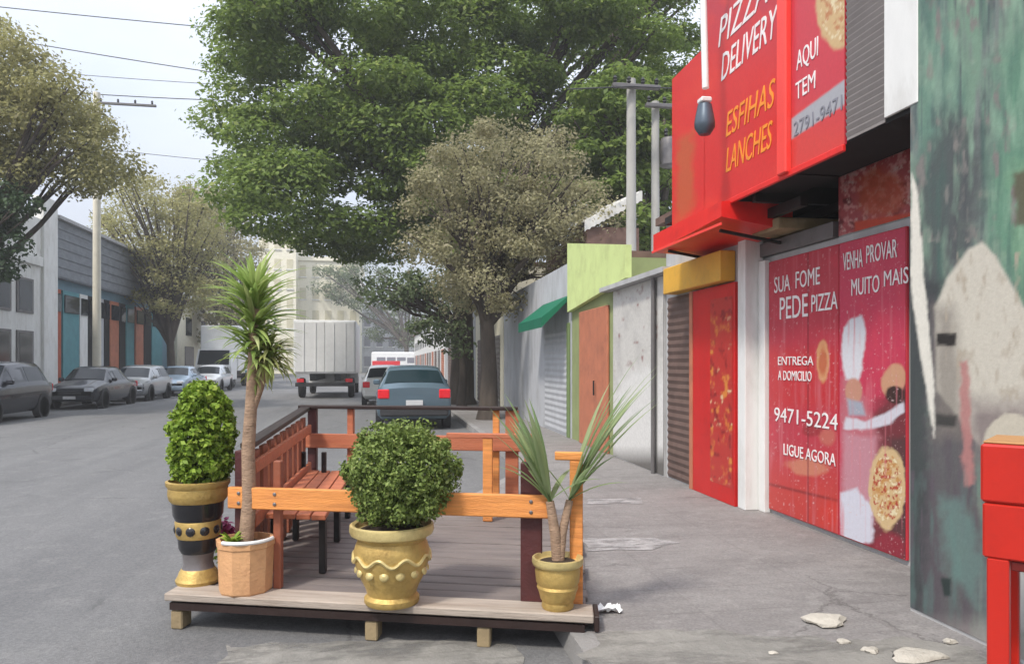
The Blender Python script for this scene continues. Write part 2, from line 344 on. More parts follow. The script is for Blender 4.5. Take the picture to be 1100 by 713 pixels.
def painted(name, mat, parent, X, y0, y1, z0, z1, step, func):
    ny = max(2, int((y1-y0)/step)); nz = max(2, int((z1-z0)/step))
    Y, Z = np.meshgrid(np.linspace(y1, y0, ny+1), np.linspace(z0, z1, nz+1)); V = np.stack([np.full(Y.size, X), Y.ravel(), Z.ravel()], 1)
    i = np.arange(Y.size).reshape(Y.shape); f = np.stack([i[:-1,:-1].ravel(), i[:-1,1:].ravel(), i[1:,1:].ravel(), i[1:,:-1].ravel()], 1)
    px, py = proj(V); col = func(px, py)
    off = np.array(ORG.get(root_of(parent).name, Vector()))
    me = bpy.data.meshes.new(name); me.from_pydata((V-off).tolist(), [], f.tolist()); me.update()
    at = me.color_attributes.new('paint', 'FLOAT_COLOR', 'POINT'); at.data.foreach_set('color', np.concatenate([np.clip(col, 0, 1), np.ones((len(col), 1))], 1).astype(np.float32).ravel())
    return finish(me, name, mat, parent)
FONT = None
def lettering(s, X, xl, xr, yt, yb, mat, parent, name='lettering', shear=0, bold=.0):
    """text on a wall along the street: from photo column xl to xr, its height read at column xl"""
    a = W(xl, yb, X); b = W(xl, yt, X); e = W(xr, yt, X)
    cu = bpy.data.curves.new('t', 'FONT'); cu.body = s; cu.offset = bold; cu.extrude = .002; cu.shear = shear; cu.resolution_u = 3
    o = bpy.data.objects.new('t', cu); COL.objects.link(o); dg = bpy.context.evaluated_depsgraph_get()
    me = bpy.data.meshes.new_from_object(o.evaluated_get(dg)); bpy.data.objects.remove(o)
    P = np.array([v.co[:] for v in me.vertices]); mn = P.min(0); mx = P.max(0)
    Wd = a.y-e.y; H = b.z-a.z; off = ORG.get(root_of(parent).name, Vector())
    for v, p in zip(me.vertices, P):
        u = (p[0]-mn[0])/(mx[0]-mn[0]); w = (p[1]-mn[1])/(mx[1]-mn[1])
        v.co = (X-(p[2]-mn[2])-off[0], a.y-u*Wd-off[1], a.z+w*H-off[2])
    me.name = name; me.materials.clear(); return finish(me, name, mat, parent)
def wallbox(mb, xl, xr, X0, X1, z0, z1, b=0):      # box between two photo columns on plane X0
    y1 = W(xl, 390, X0).y; y0 = W(xr, 390, X0).y; return mb.box(X0, X1, y0, y1, z0, z1, None, b)
def wy(px, X): return W(px, 390, X).y

# ------------------------------------------------------------------ mural building (right edge)
XM = 3.1; YM = wy(978, XM)
t = thing('mural_building', 'building end with abstract green and grey mural and pale pointed shape', 'building', (XM, 2.4, .12))
MB().box(XM, 9, .6, YM, .0, 5.6).build('wall', M['grey'], t)
def mural(x, y):
    p = Paint(x, y, C(122,132,128))
    streak = fbm(x/6, y/60, 3); s2 = fbm(x/14, y/110, 8); s3 = fbm(x/22, y/22, 15)
    p.over((s2-.38)*5, C(122,152,132)); p.over((streak-.56)*6, C(88,94,98)); p.over((s3-.62)*5, C(150,170,150))
    p.over((fbm(x/3, y/90, 71)-.55)*3, C(96,100,104))
    p.poly([(1068,60),(1300,-60),(1300,330),(1085,330),(1062,240)], C(98,146,120), 30, .75, 8, 4)
    p.poly([(1085,180),(1300,150),(1300,330),(1100,330)], C(140,178,140), 18, .6, 8, 5)
    p.poly([(985,-20),(1010,-20),(1035,110),(1015,240),(985,240)], C(92,130,118), 20, .6, 8, 6)
    p.poly([(1018,110),(1058,140),(1050,260),(1000,330),(960,330),(980,200)], C(78,82,84), 22, .85, 10, 7)
    p.over((fbm(x/9, y/26, 33)-.55)*7*((y < 260)), C(130,126,122)); p.over((fbm(x/9, y/45, 39)-.52)*2.2*(y < 300), C(150,182,158)); p.over((fbm(x/8, y/70, 46)-.55)*2.2*(y < 330), C(70,104,96))
    p.poly([(1090,185),(1300,185),(1300,245),(1092,240)], C(92,84,66), 6, .9, 4, 8)
    p.poly([(940,300),(1012,300),(1000,420),(1010,700),(940,700)], C(62,66,68), 12, .95, 6, 9)
    p.poly([(1000,320),(1040,440),(1060,600),(1040,700),(990,700)], C(92,84,90), 14, .9, 6, 10)
    # the pale pointed shape
    p.poly([(1055,260),(1070,275),(1100,330),(1180,360),(1180,480),(1060,490),(1030,450),(1006,420),(1004,330),(1018,298),(1040,268)], C(208,202,188), 4, 1, 1.2, 11)
    p.poly([(1004,330),(1025,330),(1034,400),(1034,470),(1004,470)], C(130,122,114), 18, .7, 4, 12)
    p.poly([(1040,430),(1180,440),(1180,500),(1040,500)], C(120,104,106), 30, .8, 6, 13)
    p.over((fbm(x/7, y/20, 44)-.58)*4*((y > 270)&(y < 430)&(x > 1015)), C(178,166,148))
    p.poly([(1006,358),(1027,358),(1027,371),(1006,372)], C(38,34,32), 3, 1, 2, 14)
    p.poly([(1006,445),(1028,446),(1026,458),(1006,457)], C(52,52,50), 4, .9, 2, 15)
    p.poly([(1031,388),(1041,388),(1046,520),(1036,520)], C(186,128,124), 4, .9, 4, 16)
    p.poly([(979,185),(985,200),(993,300),(1003,400),(1004,470),(998,440),(985,360),(978,300)], C(230,226,214), 3, 1, 2, 17)
    p.ell(1088, 478, 32, 34, C(206,198,180), .1, 1, 0, .15, 18)
    # lower, wet-looking teal runs
    lo = (y > 505)
    p.over((fbm(x/7, y/40, 21)-.5)*2*lo, C(96,122,118)); p.over((fbm(x/5, y/40, 27)-.6)*4*lo, C(96,86,96))
    p.poly([(1008,530),(1035,540),(1058,600),(1050,650),(1020,620)], C(112,150,142), 14, .55, 8, 22)
    p.poly([(1010,620),(1022,620),(1022,640),(1014,640)], C(36,52,50), 3, .95, 2, 23)
    p.poly([(1070,590),(1300,590),(1300,720),(1075,670)], C(190,186,186), 10, .8, 6, 24)
    p.over((y-655)/30*(.35+.6*fbm(x/12, y/12, 31)), C(165,156,152))
    return p.c
painted('mural', paintmat('mural_paint', .8, .07, 30, .12), t, XM-.004, 2.2, YM-.004, .14, 5.5, .012, mural)

# ------------------------------------------------------------------ red pizza shop
XS = 3.77; XSG = 3.1
yP0 = wy(978, XS); yP1 = wy(829, XS); yMid = wy(905, XS); yPil = 7.0; yEnd = 8.1
t = thing('pizza_shop', 'red pizza shop with printed doors, dark soffit and white pilaster', 'shop', (XS, 6, .12))
w = MB(); w.box(XS, 9, YM+.003, 7.2, .0, 2.66).box(XS+.003, 9, YM+.003, 5.75, 2.663, 6.0).box(4.7, 9, 5.753, yEnd, 2.663, 6.0)
w.build('wall', M['grey'], t)
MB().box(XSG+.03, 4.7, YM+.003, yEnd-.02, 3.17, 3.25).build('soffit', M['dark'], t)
b = MB(); b.box(3.72, 3.8, 5.76, 7.3, 2.664, 2.8, None, .005); b.build('lintel', M['shutter'], t)
b = MB()
for yy in (6.1, 6.7, 7.3): b.box(3.2, 4.6, yy, yy+.06, 3.02, 3.165)
b.box(3.45, 3.52, 5.8, 7.9, 2.93, 3.015); b.box(3.9, 3.97, 5.8, 7.9, 2.93, 3.015)
b.build('steel_beam', M['black'], t)
MB().box(3.5, 4.1, 6.25, 6.75, 2.82, 2.925, None, .01).build('duct', M['foot'], t)
# printed leaf-red panel above the doors
def upper(x, y):
    p = Paint(x, y, C(176,78,82)); n = fbm(x/5, y/6, 51); n2 = fbm(x/9, y/9, 57)
    p.over((n-.52)*9, C(216,150,146)); p.over((n2-.57)*8, C(118,40,46)); p.over((fbm(x/4, y/4, 61)-.62)*9, C(206,168,160))
    p.ell(945, 208, 26, 26, C(196,84,44), .5, .75, 0, .6, 62); p.poly([(918,238),(980,228),(980,248),(918,252)], C(206,72,44), 3)
    return p.c
painted('printed_panel', paintmat('printed_red_panel', .5, .1), t, XS-.006, YM+.01, 5.74, 2.67, 3.165, .01, upper)
b = MB(); b.box(3.56, 3.76, yPil, yPil+.16, .12, 2.9, None, .006); b.build('pilaster', M['white'], t)
b = MB(); b.box(3.70, 3.765, yP1+.01, yPil-.004, .12, 2.62, None, .004); b.build('door_frame', M['white'], t)
# left printed door
def printed_left(x, y):
    p = Paint(x, y, C(196,54,72)); n = fbm(x/14, y/20, 71)
    p.over((n-.45)*3, C(206,58,76)); p.poly([(825,375),(910,375),(910,440),(825,440)], C(206,46,48), 14, .7)
    p.over(((y-470)/60), C(204,62,56)); 
    p.ell(884, 388, 7, 22, C(222,160,110), .2, 1, 0, .4, 72); p.ell(884, 388, 4.5, 15, C(196,92,58), .5, .8, 0, .6, 73)
    p.ell(868, 502, 22, 9, C(214,140,110), .4, .8, .1, .5, 74); p.ell(889, 470, 9, 9, C(205,120,100), .4, .7, 0, .6, 75); p.ell(872, 460, 10, 9, C(150,34,36), .4, .7, 0, .6, 75)
    p.poly([(826,518),(908,538),(908,541),(826,521)], C(140,34,36), 2, .8)
    p.ell(895, 552, 14, 14, C(222,52,36), .8, .7); p.over((fbm(x/3, y/70, 76)-.6)*2.5, C(214,120,128)); p.over(((x-868)**2 < 1.2)*.5, C(120,30,40)); p.over((fbm(x/2, y/2, 77)-.72)*6, C(225,190,190)); return p.c
dl = MB(); dl.box(XS-.03, XS-.004, yMid+.006, yP1-.003, .16, 2.6, None, .004); dL = dl.build('door', M['crimson'], t)
dL['label'] = 'crimson printed door with lines of white lettering'
pm = paintmat('printed_vinyl', .4, .06, 30, .04)
painted('poster', pm, dL, XS-.033, yMid+.01, yP1-.007, .17, 2.59, .01, printed_left)
XT = XS-.036
for s, xl, xr, yt, yb in (('SUA', 832,849,298,315), ('FOME', 855,881,292,310), ('PEDE', 838,868,320,343), ('PIZZA', 872,900,317,335), ('ENTREGA', 836,874,383,392), ('A DOMICILIO', 836,872,398,408), ('9471-5224', 832,900,437,452), ('LIGUE AGORA', 842,898,476,488)):
    lettering(s, XT, xl, xr, yt, yb, M['whitetext'], dL, bold=0)
def printed_right(x, y):
    p = Paint(x, y, C(206,58,88)); n = fbm(x/10, y/18, 81); p.over((n-.5)*3, C(214,62,88))
    p.poly([(935,440),(985,395),(985,620),(930,620)], C(96,44,46), 16, .85, 5, 82)
    p.poly([(955,470),(985,470),(985,600),(955,600)], C(60,56,54), 8, .6, 4, 82)
    p.poly([(903,405),(922,410),(945,470),(938,560),(903,560)], C(196,120,130), 8, .8, 4, 83)
    # cook: tall hat, face, sleeve, apron
    p.poly([(906,352),(914,342),(926,338),(930,355),(927,395),(922,410),(908,408),(903,380)], C(226,226,232), 3, 1, 2, 84)
    p.ell(917, 420, 9, 14, C(206,150,126), .25); p.poly([(910,428),(926,432),(930,446),(912,446)], C(170,176,190), 4)
    p.poly([(908,448),(930,452),(958,440),(970,430),(971,442),(955,456),(930,462),(906,460)], C(220,218,228), 3, 1, 2, 85)
    p.poly([(906,465),(940,470),(940,540),(906,540)], C(206,150,162), 6, .8, 3, 86)
    p.poly([(903,530),(920,525),(938,545),(938,580),(920,586),(903,575)], C(222,222,234), 4, 1, 3, 87)
    # dark-haired figure and pizza
    p.ell(960, 408, 13, 18, C(212,160,126), .2, 1, .3, .3, 88); p.ell(962, 424, 11, 9, C(58,34,28), .3, 1, .2, .4, 89)
    p.ell(953, 524, 20, 44, C(222,192,142), .1, 1, 0, .2, 90); k = fbm(x/4, y/5, 91); m = (((x-953)/16)**2+((y-524)/37)**2 < 1)
    p.over((k-.45)*6*m, C(206,150,84)); p.over((fbm(x/3, y/4, 94)-.56)*9*m, C(186,70,44)); p.over((fbm(x/3, y/4, 99)-.6)*9*m, C(240,226,186))
    p.ell(955, 588, 18, 16, C(150,40,58), .4); p.over((fbm(x/3, y/70, 96)-.62)*2.5, C(222,130,140)); p.over((fbm(x/2, y/2, 97)-.72)*6, C(228,196,196)); return p.c
dr = MB(); dr.box(XS-.03, XS-.004, yP0+.005, yMid-.006, .16, 2.6, None, .004); dR = dr.build('door', M['crimson'], t)
dR['label'] = 'crimson printed door showing a cook and a pizza'
painted('poster', pm, dR, XS-.033, yP0+.01, yMid-.01, .17, 2.59, .0055, printed_right)
for s, xl, xr, yt, yb in (('VENHA', 906,927,272,291), ('PROVAR', 931,964,264,283), ('MUITO', 915,945,300,318), ('MAIS', 950,976,291,308)):
    lettering(s, XT, xl, xr, yt, yb, M['whitetext'], dR, bold=0)
# red sheet awning below the far end of the sign
t2 = thing('red_awning', 'small red sheet awning below the far end of the pizza sign', 'awning', (3.4, 7.2, 2.9))
m = MB(); m.add([(3.0,6.35,2.93),(3.0,8.1,2.86),(3.0,8.1,3.06),(3.0,6.35,3.07),(3.7,6.35,2.82),(3.7,8.1,2.82),(3.7,8.1,3.08),(3.7,6.35,3.08)], [(0,1,2,3)[::-1],(4,5,6,7),(0,4,7,3)[::-1],(1,2,6,5)[::-1],(0,1,5,4),(3,7,6,2)])
m.build('canopy', M['redsign'], t2); MB().box(2.985,3.0,6.34,8.11,2.85,2.875).build('edge_trim', M['redframe'], t2)
for yy in (6.6, 7.9): MB().bar((3.72,yy,2.75),(3.1,yy,2.85),.03,.03).build('bracket', M['black'], t2)
# the sign
ys = lambda px: wy(px, XSG)
t3 = thing('shop_sign', 'large red pizza sign box with white and orange lettering above the doors', 'sign', (3.2, 6, 3.1))
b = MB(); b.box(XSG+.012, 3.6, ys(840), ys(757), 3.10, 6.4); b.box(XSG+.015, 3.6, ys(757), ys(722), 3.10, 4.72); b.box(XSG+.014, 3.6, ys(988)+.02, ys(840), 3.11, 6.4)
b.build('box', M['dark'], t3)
def sign_left(x, y):
    p = Paint(x, y, C(226,46,44)); p.over((80-y)/70, C(204,52,66)); p.over((fbm(x/20, y/20, 101)-.5)*2, C(236,62,48))
    p.poly([(727,150),(745,140),(745,225),(727,240)], C(190,110,60), 8, .6, 5, 103); return p.c
q = MB(); q.box(XSG, XSG+.011, ys(841), ys(757), 3.10, 6.4); P1 = q.build('panel', M['redsign'], t3)
painted('print', pm, P1, XSG-.003, ys(841)+.004, ys(757)-.004, 3.104, 6.39, .02, sign_left)
q = MB(); q.box(XSG+.002, XSG+.013, ys(757)+.003, ys(722), 3.10, 4.72); P0 = q.build('panel', M['redsign'], t3)
painted('print', pm, P0, XSG-.002, ys(757)+.006, ys(722)-.004, 3.104, 4.71, .02, sign_left)
MB().box(XSG-.05, XSG+.01, ys(850), ys(840), 3.08, 6.42, None, .01).build('frame_post', M['redframe'], t3)
MB().box(XSG-.02, XSG+.01, ys(908)+.003, ys(722), 3.05, 3.10, None, .006).build('bottom_rail', M['redsign'], t3)
def sign_right(x, y):
    p = Paint(x, y, C(212,58,72)); p.over((y-90)/60, C(222,66,60)); p.ell(900, 6, 24, 46, C(214,180,128), .12, 1, 0, .2, 111)
    m = ((x-900)/19)**2+((y-6)/40)**2 < 1; p.over((fbm(x/4, y/5, 112)-.5)*7*m, C(196,130,80)); p.over((fbm(x/3, y/4, 114)-.6)*9*m, C(236,220,180))
    p.poly([(850,128),(908,85),(908,112),(850,150)], C(176,176,182), 2); return p.c
q = MB(); q.box(XSG, XSG+.011, ys(908), ys(850)-.003, 3.10, 6.4); P2 = q.build('panel', M['crimson'], t3)
painted('print', pm, P2, XSG-.003, ys(908)+.004, ys(850)-.007, 3.104, 6.39, .012, sign_right)
q = MB(); yy0, yy1 = ys(950), ys(909)
n = 70
for i in range(n):
    z = 3.14+i*3.2/n; q.add([(XSG+.005,yy0,z),(XSG+.005,yy1,z),(XSG-.006,yy1,z+.03),(XSG-.006,yy0,z+.03),(XSG+.005,yy1,z+.036),(XSG+.005,yy0,z+.036)], [(0,1,2,3)[::-1],(3,2,4,5)[::-1]])
q.box(XSG+.006, XSG+.012, yy0, yy1, 3.12, 6.4)
q.build('louvre_panel', M['stripgrey'], t3)
MB().box(XSG-.01, XSG+.012, ys(987), ys(951), 3.14, 6.4, None, .004).build('white_panel', M['white'], t3)
XL = XSG-.004
def slant(s, xl, xr, yt, yb, mat, parent, bold=0): lettering(s, XL, xl, xr, yt, yb, mat, parent, shear=.25, bold=bold)
slant('DELIVERY', 775,836,60,88, M['whitetext'], P1); slant('PIZZAS', 772,838,22,52, M['whitetext'], P1); slant('ESFIHAS', 780,833,122,148, M['orangetext'], P1); slant('LANCHES', 780,830,160,186, M['orangetext'], P1)
lettering('AQUI', XL, 856,879,56,80, M['whitetext'], P2, bold=0); lettering('TEM', XL, 855,876,90,108, M['whitetext'], P2, bold=0); lettering('2791-9471', XL, 853,905,132,147, M['bluegrey'], P2, bold=0)
# spotlight on its arm in front of the sign
t4 = thing('sign_spotlight', 'grey spotlight hanging on a white arm in front of the red sign', 'spotlight', (2.8, 7, 4))
Xl = 2.75; a = W(754, -60, Xl); b_ = W(758, 95, Xl); c_ = W(757, 130, Xl)
m = MB(); m.tube([(XSG, a.y, a.z), (Xl+.1, a.y, a.z), a, b_], .03, 10); m.build('arm', M['white'], t4, 40)
m = MB(); m.lathe([(.03,.16),(.06,.14),(.08,.04),(.09,-.02),(.088,-.06),(.05,-.12),(0,-.13)], c_, 20); m.build('lamp_head', mk('grey_lamp', C(92,104,116), .35, .2, 6, 0, metal=.4), t4, 40)
m = MB(); m.box(c_.x-.05, c_.x+.05, c_.y-.05, c_.y+.05, c_.z+.155, c_.z+.2, None, .01); m.build('junction_box', M['white'], t4)

# ------------------------------------------------------------------ shops beyond
def shutter_slats(mb, X, y0, y1, z0, z1, pitch=.09, d=.015):
    n = int((z1-z0)/pitch)
    for i in range(n):
        a = z0+i*(z1-z0)/n; c = a+(z1-z0)/n
        mb.add([(X,y0,a),(X,y1,a),(X-d,y1,(a+c)/2),(X-d,y0,(a+c)/2),(X,y1,c),(X,y0,c)], [(0,1,2,3)[::-1],(3,2,4,5)[::-1]])
X2 = 3.55
t = thing('corner_bar', 'narrow shop with red door, brown shutter and yellow fascia', 'shop', (X2, 8.4, .12))
yA = 7.17; yB = wy(744, X2); yC = wy(714, X2); yD = wy(657, X2)
MB().box(X2+.06, 9, 7.205, yC+.1, 0, 3.4).build('wall', M['grey'], t)
MB().box(X2-.12, X2+.058, 7.3, wy(722, X2), 2.46, 2.78, None, .01).build('fascia', M['yellow'], t)
d = MB(); d.box(X2-.01, X2+.055, wy(790, X2), yB-.03, .12, 2.44, None, .005); dd = d.build('door', M['reddoor'], t)
def reddoor(x, y):
    p = Paint(x, y, C(196,52,44)); k = fbm(x/5, y/9, 121); p.over((k-.6)*8*(y > 335)*(y < 520)*.8, C(226,140,60)); p.over((fbm(x/4, y/6, 125)-.7)*9*(y > 335), C(232,196,150)); p.over((fbm(x/4, y/8, 128)-.6)*8, C(150,28,28)); return p.c
painted('poster', pm, dd, X2-.013, wy(788, X2), wy(764, X2), .3, 2.3, .02, reddoor)
MB().box(X2-.02, X2+.05, yB-.028, yB+.06, .12, 2.44, None, .005).build('door_frame', M['salmon'], t)
s = MB(); shutter_slats(s, X2+.05, yB+.065, yC, .14, 2.44); s.build('shutter', M['brown'], t)
MB().box(3.5, 9, 7.2, yC+.2, 3.402, 3.5).build('roof', M['tileroof'], t)

t = thing('painted_workshop', 'grey workshop front with faded paint and white lower wall', 'building', (X2, 10, .12))
MB().box(X2+.03, 9, yC+.105, yD, 0, 2.75).build('wall', M['grey'], t)
def graff(x, y):
    p = Paint(x, y, C(212,209,203)); n = fbm(x/7, y/14, 131)
    p.over((n-.5)*3*(y < 420)*.35, C(150,146,146)); p.over((fbm(x/5, y/14, 135)-.58)*4*(y < 420)*.6, C(206,202,200)); p.over((fbm(x/5, y/8, 137)-.68)*6*(y < 400), C(150,110,106))
    p.ell(690, 452, 34, 58, C(228,226,222), .25, 1, 0, .3, 138); p.over((y-478)/20, C(112,108,104)); p.poly([(701,300),(706,300),(706,520),(701,520)], C(70,68,66), 2, .8); return p.c
painted('painted_front', paintmat('faded_wall_paint'), t, X2+.024, yC+.11, yD-.004, .13, 2.74, .03, graff)
MB().box(X2-.12, 9, wy(722, X2)+.02, yD+.3, 2.752, 2.82).build('roof_slab', M['grey'], t)
MB().tube([(X2-.02, wy(703, X2), .12), (X2-.02, wy(703, X2), 2.74)], .03, 8).build('drain_pipe', M['shutter'], t, 40)

yE = wy(612, X2); yF = wy(598, X2)
t = thing('lime_house', 'lime green house front with salmon doors beyond the workshop', 'building', (X2, 13, .12))
MB().box(X2+.05, 9, yD+.01, yE, 0, 3.3).build('wall', mk('faded_green_plaster', C(150,160,110), .85, .12, 3, .1), t)
m = MB(); m.add([(x, y, z) for x in (X2-.05, X2+.045) for y, z in ((wy(690, X2)+.6, 2.87), (yE, 2.6), (yE, 3.95), (wy(690, X2)+.6, 3.36))], [(3,2,1,0),(4,5,6,7),(0,1,5,4),(1,2,6,5),(2,3,7,6),(3,0,4,7)]); m.build('fascia', M['lime'], t)
d = MB(); d.box(X2, X2+.045, wy(652, X2), wy(622, X2), .12, 2.55, None, .01); dd = d.build('door', M['salmon'], t)
MB().tube([(X2-.04, wy(640, X2), 1.05), (X2-.04, wy(640, X2), 1.3)], .015, 6).build('handle', M['black'], dd)
m = MB(); m.box(X2+.3, 9, yD+.1, yE, 3.303, 3.42); m.build('roof', M['tileroof'], t)

t = thing('awning_shop', 'bluish grey shop with green awning, next to lime house', 'shop', (X2, 17, .12))
yG = wy(540, X2)
MB().box(X2+.04, 9, yE+.01, yG, 0, 3.6).build('wall', M['bluewall'], t)
m = MB(); y0, y1 = wy(611, X2), wy(582, X2)
m.add([(X2+.03,y0,2.95),(X2+.03,y1,2.95),(X2-.55,y1,2.5),(X2-.55,y0,2.5),(X2-.55,y1,2.3),(X2-.55,y0,2.3),(X2+.03,y0,2.88),(X2+.03,y1,2.88)], [(0,1,2,3),(3,2,4,5),(0,3,5,6),(1,7,4,2),(6,5,4,7)]); m.build('awning', M['green'], t)
s = MB(); shutter_slats(s, X2+.035, y0+.3, y1-.2, .14, 2.3, .12); s.build('shutter', mk('pale_blue_shutter', C(196,198,202), .5, .1, 4, .05), t)
d = MB(); d.box(X2, X2+.04, yE+.1, y0+.2, .12, 2.4, None, .01); d.build('pilaster', mk('green_pilaster', C(120,140,90), .8, .1, 3, .1), t)

for i, (ya, yb_, h, mt, lab) in enumerate(((yG+.02, 30, 4.6, 'cream', 'low cream row building behind the bare-looking tree'), (30.1, 46, 5.4, 'grey', 'grey two storey row building farther up on the right'), (46.1, 97, 5.0, 'white', 'long whitish row building at the far right end of street'))):
    t = thing('row_building', lab, 'building', (X2, ya, .12)); MB().box(X2+.02, 12, ya, yb_, 0, h).build('wall', M[mt], t)
    n = int((yb_-ya)/3.5)
    for k in range(n):
        y0 = ya+.6+k*3.5; s = MB(); shutter_slats(s, X2+.015, y0, y0+2.4, .14, 2.5, .15); s.build('shutter', M[('shutter','brown','salmon')[(k+i) % 3]], t)
        MB().box(X2-.02, X2+.018, y0+.6, y0+1.8, 3.1, 4.0).build('window', M['glass'], t)
    MB().box(X2-.2, 12, ya, yb_, h+.002, h+.15).build('roof', M['tileroof'], t)
# white sheet roof seen over the lime house
t = thing('shed_roof', 'white corrugated shed roof rising behind the lime house', 'roof', (6, 17, 5))
m = MB(); a, b_, = D(628, 238, 17.5), D(690, 205, 17.5)
n = 24
for k in range(n):
    u0, u1 = k/n, (k+1)/n; p0 = a.lerp(b_, u0); p1 = a.lerp(b_, u1); dz = .03*(k % 2); dz1 = .03*((k+1) % 2)
    m.add([p0+Vector((0,0,dz)), p1+Vector((0,0,dz1)), p1+Vector((0,5,dz1+.4)), p0+Vector((0,5,dz+.4)), p0+Vector((0,0,dz-.25)), p1+Vector((0,0,dz1-.25))], [(0,1,2,3),(4,5,1,0)])
m.build('sheet', M['corrug'], t)
MB().box(a.x+.1, b_.x-.05, 17.6, 22.4, 2.0, a.z-.1).build('shed_wall', M['tileroof'], t)

# ------------------------------------------------------------------ poles and wires
def pole(px, Y, h, r, mat, label, arm=None, fit=None):
    c = D(px, 390, Y); t = thing('utility_pole', label, 'utility pole', (c.x, Y, 0))
    MB().tube([(c.x, Y, 0), (c.x, Y, h)], [r, r*.8], 16).build('shaft', mat, t, 40)
    if arm:
        z, x0, x1 = arm; b = MB(); b.box(c.x+x0, c.x+x1, Y-r-.13, Y-r-.005, z-.045, z+.045, None, .01); ar = b.build('crossarm', M['shutter'], t)
        for k in range(4):
            xx = c.x+x0+(x1-x0)*(.06+.29*k); i = MB(); i.lathe([(.03,0),(.05,.03),(.03,.06),(.05,.09),(.02,.14),(0,.15)], (xx, Y-r-.065, z+.071), 10); i.build('insulator', M['trim'], ar, 40)
    return t, c
tl, cl = pole(104, 33.6, 12.9, .17, M['whitepole'], 'white street pole on the left pavement in front of the slate facade', (12.4, .1, 2.4))
t, c = pole(678, 16, 7.95, .125, M['conc'], 'pale concrete pole rising behind the lime house', (7.72, -.5, .6))
t, c = pole(704, 16.6, 7.7, .11, M['conc'], 'weathered pole with transformer, right of the pale concrete pole', (7.55, -.3, 1.0))
m = MB(); m.lathe([(.2,0),(.24,.03),(.24,.6),(.2,.66),(.05,.7)], (c.x+.36, c.y, 6.2), 20); tr = m.build('transformer', M['shutter'], t, 40)
for k in (-1, 1): MB().lathe([(.03,0),(.05,.04),(.03,.08),(.05,.12),(.02,.2),(0,.21)], (c.x+.36+k*.1, c.y, 6.9), 10).build('bushing', M['trim'], tr, 40)
for i, (y0, y1, lab) in enumerate(((3, 24, 'topmost black cable across the sky at upper left'), (33, 68, 'second black cable down across the sky'), (62, 76, 'thin cable crossing above the pole crossarm'), (80, 89, 'cable crossing the sky just above the crossarm'), (128, 150, 'lowest thin cable crossing the sky'))):
    sl = (y1-y0)/233; a = D(-260, y0-sl*260, 35.5+i*.25); b_ = D(640, y0+sl*640, 35.5+i*.25); p = []
    for k in range(25):
        u = k/24; q = a.lerp(b_, u); q.z -= .9*math.sin(math.pi*u)*(.3+.2*i); p.append(q)
    o = MB().tube(p, .02 if i in (0, 1, 3) else .013, 6).build('power_cable', M['wire'], None, 40); tag(o, lab, 'cable', 'cables across the street')
a = D(600, 100, 16); o = MB().tube([D(610, 96, 15.5), D(680, 93, 15.6), D(742, 96, 15.7)], .015, 6).build('power_cable', M['wire']); tag(o, 'short cable strung between the two right hand poles and the sign', 'cable', 'cables across the street')

# ------------------------------------------------------------------ left side buildings
XB = -14.2
def wyb(px): return W(px, 390, XB).y
t = thing('white_building', 'white building with tall white pillar at the left edge of the street', 'building', (XB, 32, 0))
y0, y1 = wyb(-60), wyb(58)
MB().box(-30, XB, 22, y1, 0, 7.6).build('wall', M['white'], t)
MB().box(XB-.3, XB+.12, wyb(44), y1+.1, 0, 8.6, None, .02).build('pillar', M['white'], t)
MB().box(XB-.2, XB+.12, 22, wyb(44)-.05, 5.6, 6.0, None, .02).build('cornice', M['white'], t)
for k, px in enumerate((2, 26)):
    ya, yb_ = wyb(px-9), wyb(px+9); f = MB().box(XB+.002, XB+.05, ya, yb_, .4, 2.9, None, .01).build('window', M['shutter'], t); MB().box(XB+.052, XB+.06, ya+.15, yb_-.15, .5, 2.8).build('pane', M['glass'], f)
    f = MB().box(XB+.002, XB+.05, ya, yb_, 3.6, 5.0, None, .01).build('window', M['shutter'], t); MB().box(XB+.052, XB+.06, ya+.15, yb_-.15, 3.7, 4.9).build('pane', M['glass'], f)
t = thing('slate_building', 'long building with slate grey upper band over teal and orange shopfronts', 'building', (XB, 44, 0))
y0 = y1+.12; y2 = wyb(190)
MB().box(-30, XB-.3, y0, y2, 0, 7.6).build('wall', mk('blue_plaster', C(120,150,165), .8, .1, 2, .1), t)
c_ = MB(); c_.box(XB-.29, XB, y0, y2, 5.35, 7.9)
for k in range(6): c_.box(XB+.001, XB+.03, y0, y2, 5.4+k*.42, 5.75+k*.42, None, .01)
c_.build('upper_band', M['slate'], t)
fr = [('dark',56,59),('brick',59,71),('teal',73,90),('white',91,99),('dark',99,104),('bluewall',108,116),('dark',117,122),('salmon',123,132),('dark',133,139),('teal',140,148),('salmon',150,158),('dark',159,166),('teal',167,178)]
for mt, a, b_ in fr:
    ya, yb_ = max(wyb(a), y0+.05), wyb(b_); f = MB().box(XB-.29, XB-.2, ya, yb_, .12, 4.9, None, .01).build('shopfront', M[mt], t)
    MB().box(XB-.19, XB-.14, ya+.1, yb_-.1, 3.9, 4.7, None, .01).build('window', M['glass'], f)
MB().box(-30, XB+.2, y0, y2, 7.903, 8.05).build('roof_edge', M['grey'], t)
t = thing('terrace_building', 'pale terrace building far up the left side beyond the slate facade', 'building', (XB, 60, 0))
MB().box(-30, XB, y2+.1, 97, 0, 6).build('wall', M['cream'], t)
for k in range(9):
    y = y2+2+k*4.6; f = MB().box(XB+.002, XB+.06, y, y+2.4, .14, 2.8, None, .01).build('shopfront', M[('shutter','brown','teal')[k % 3]], t)
    f = MB().box(XB+.002, XB+.06, y+.3, y+1.8, 3.6, 4.9, None, .01).build('window', M['glass'], t)
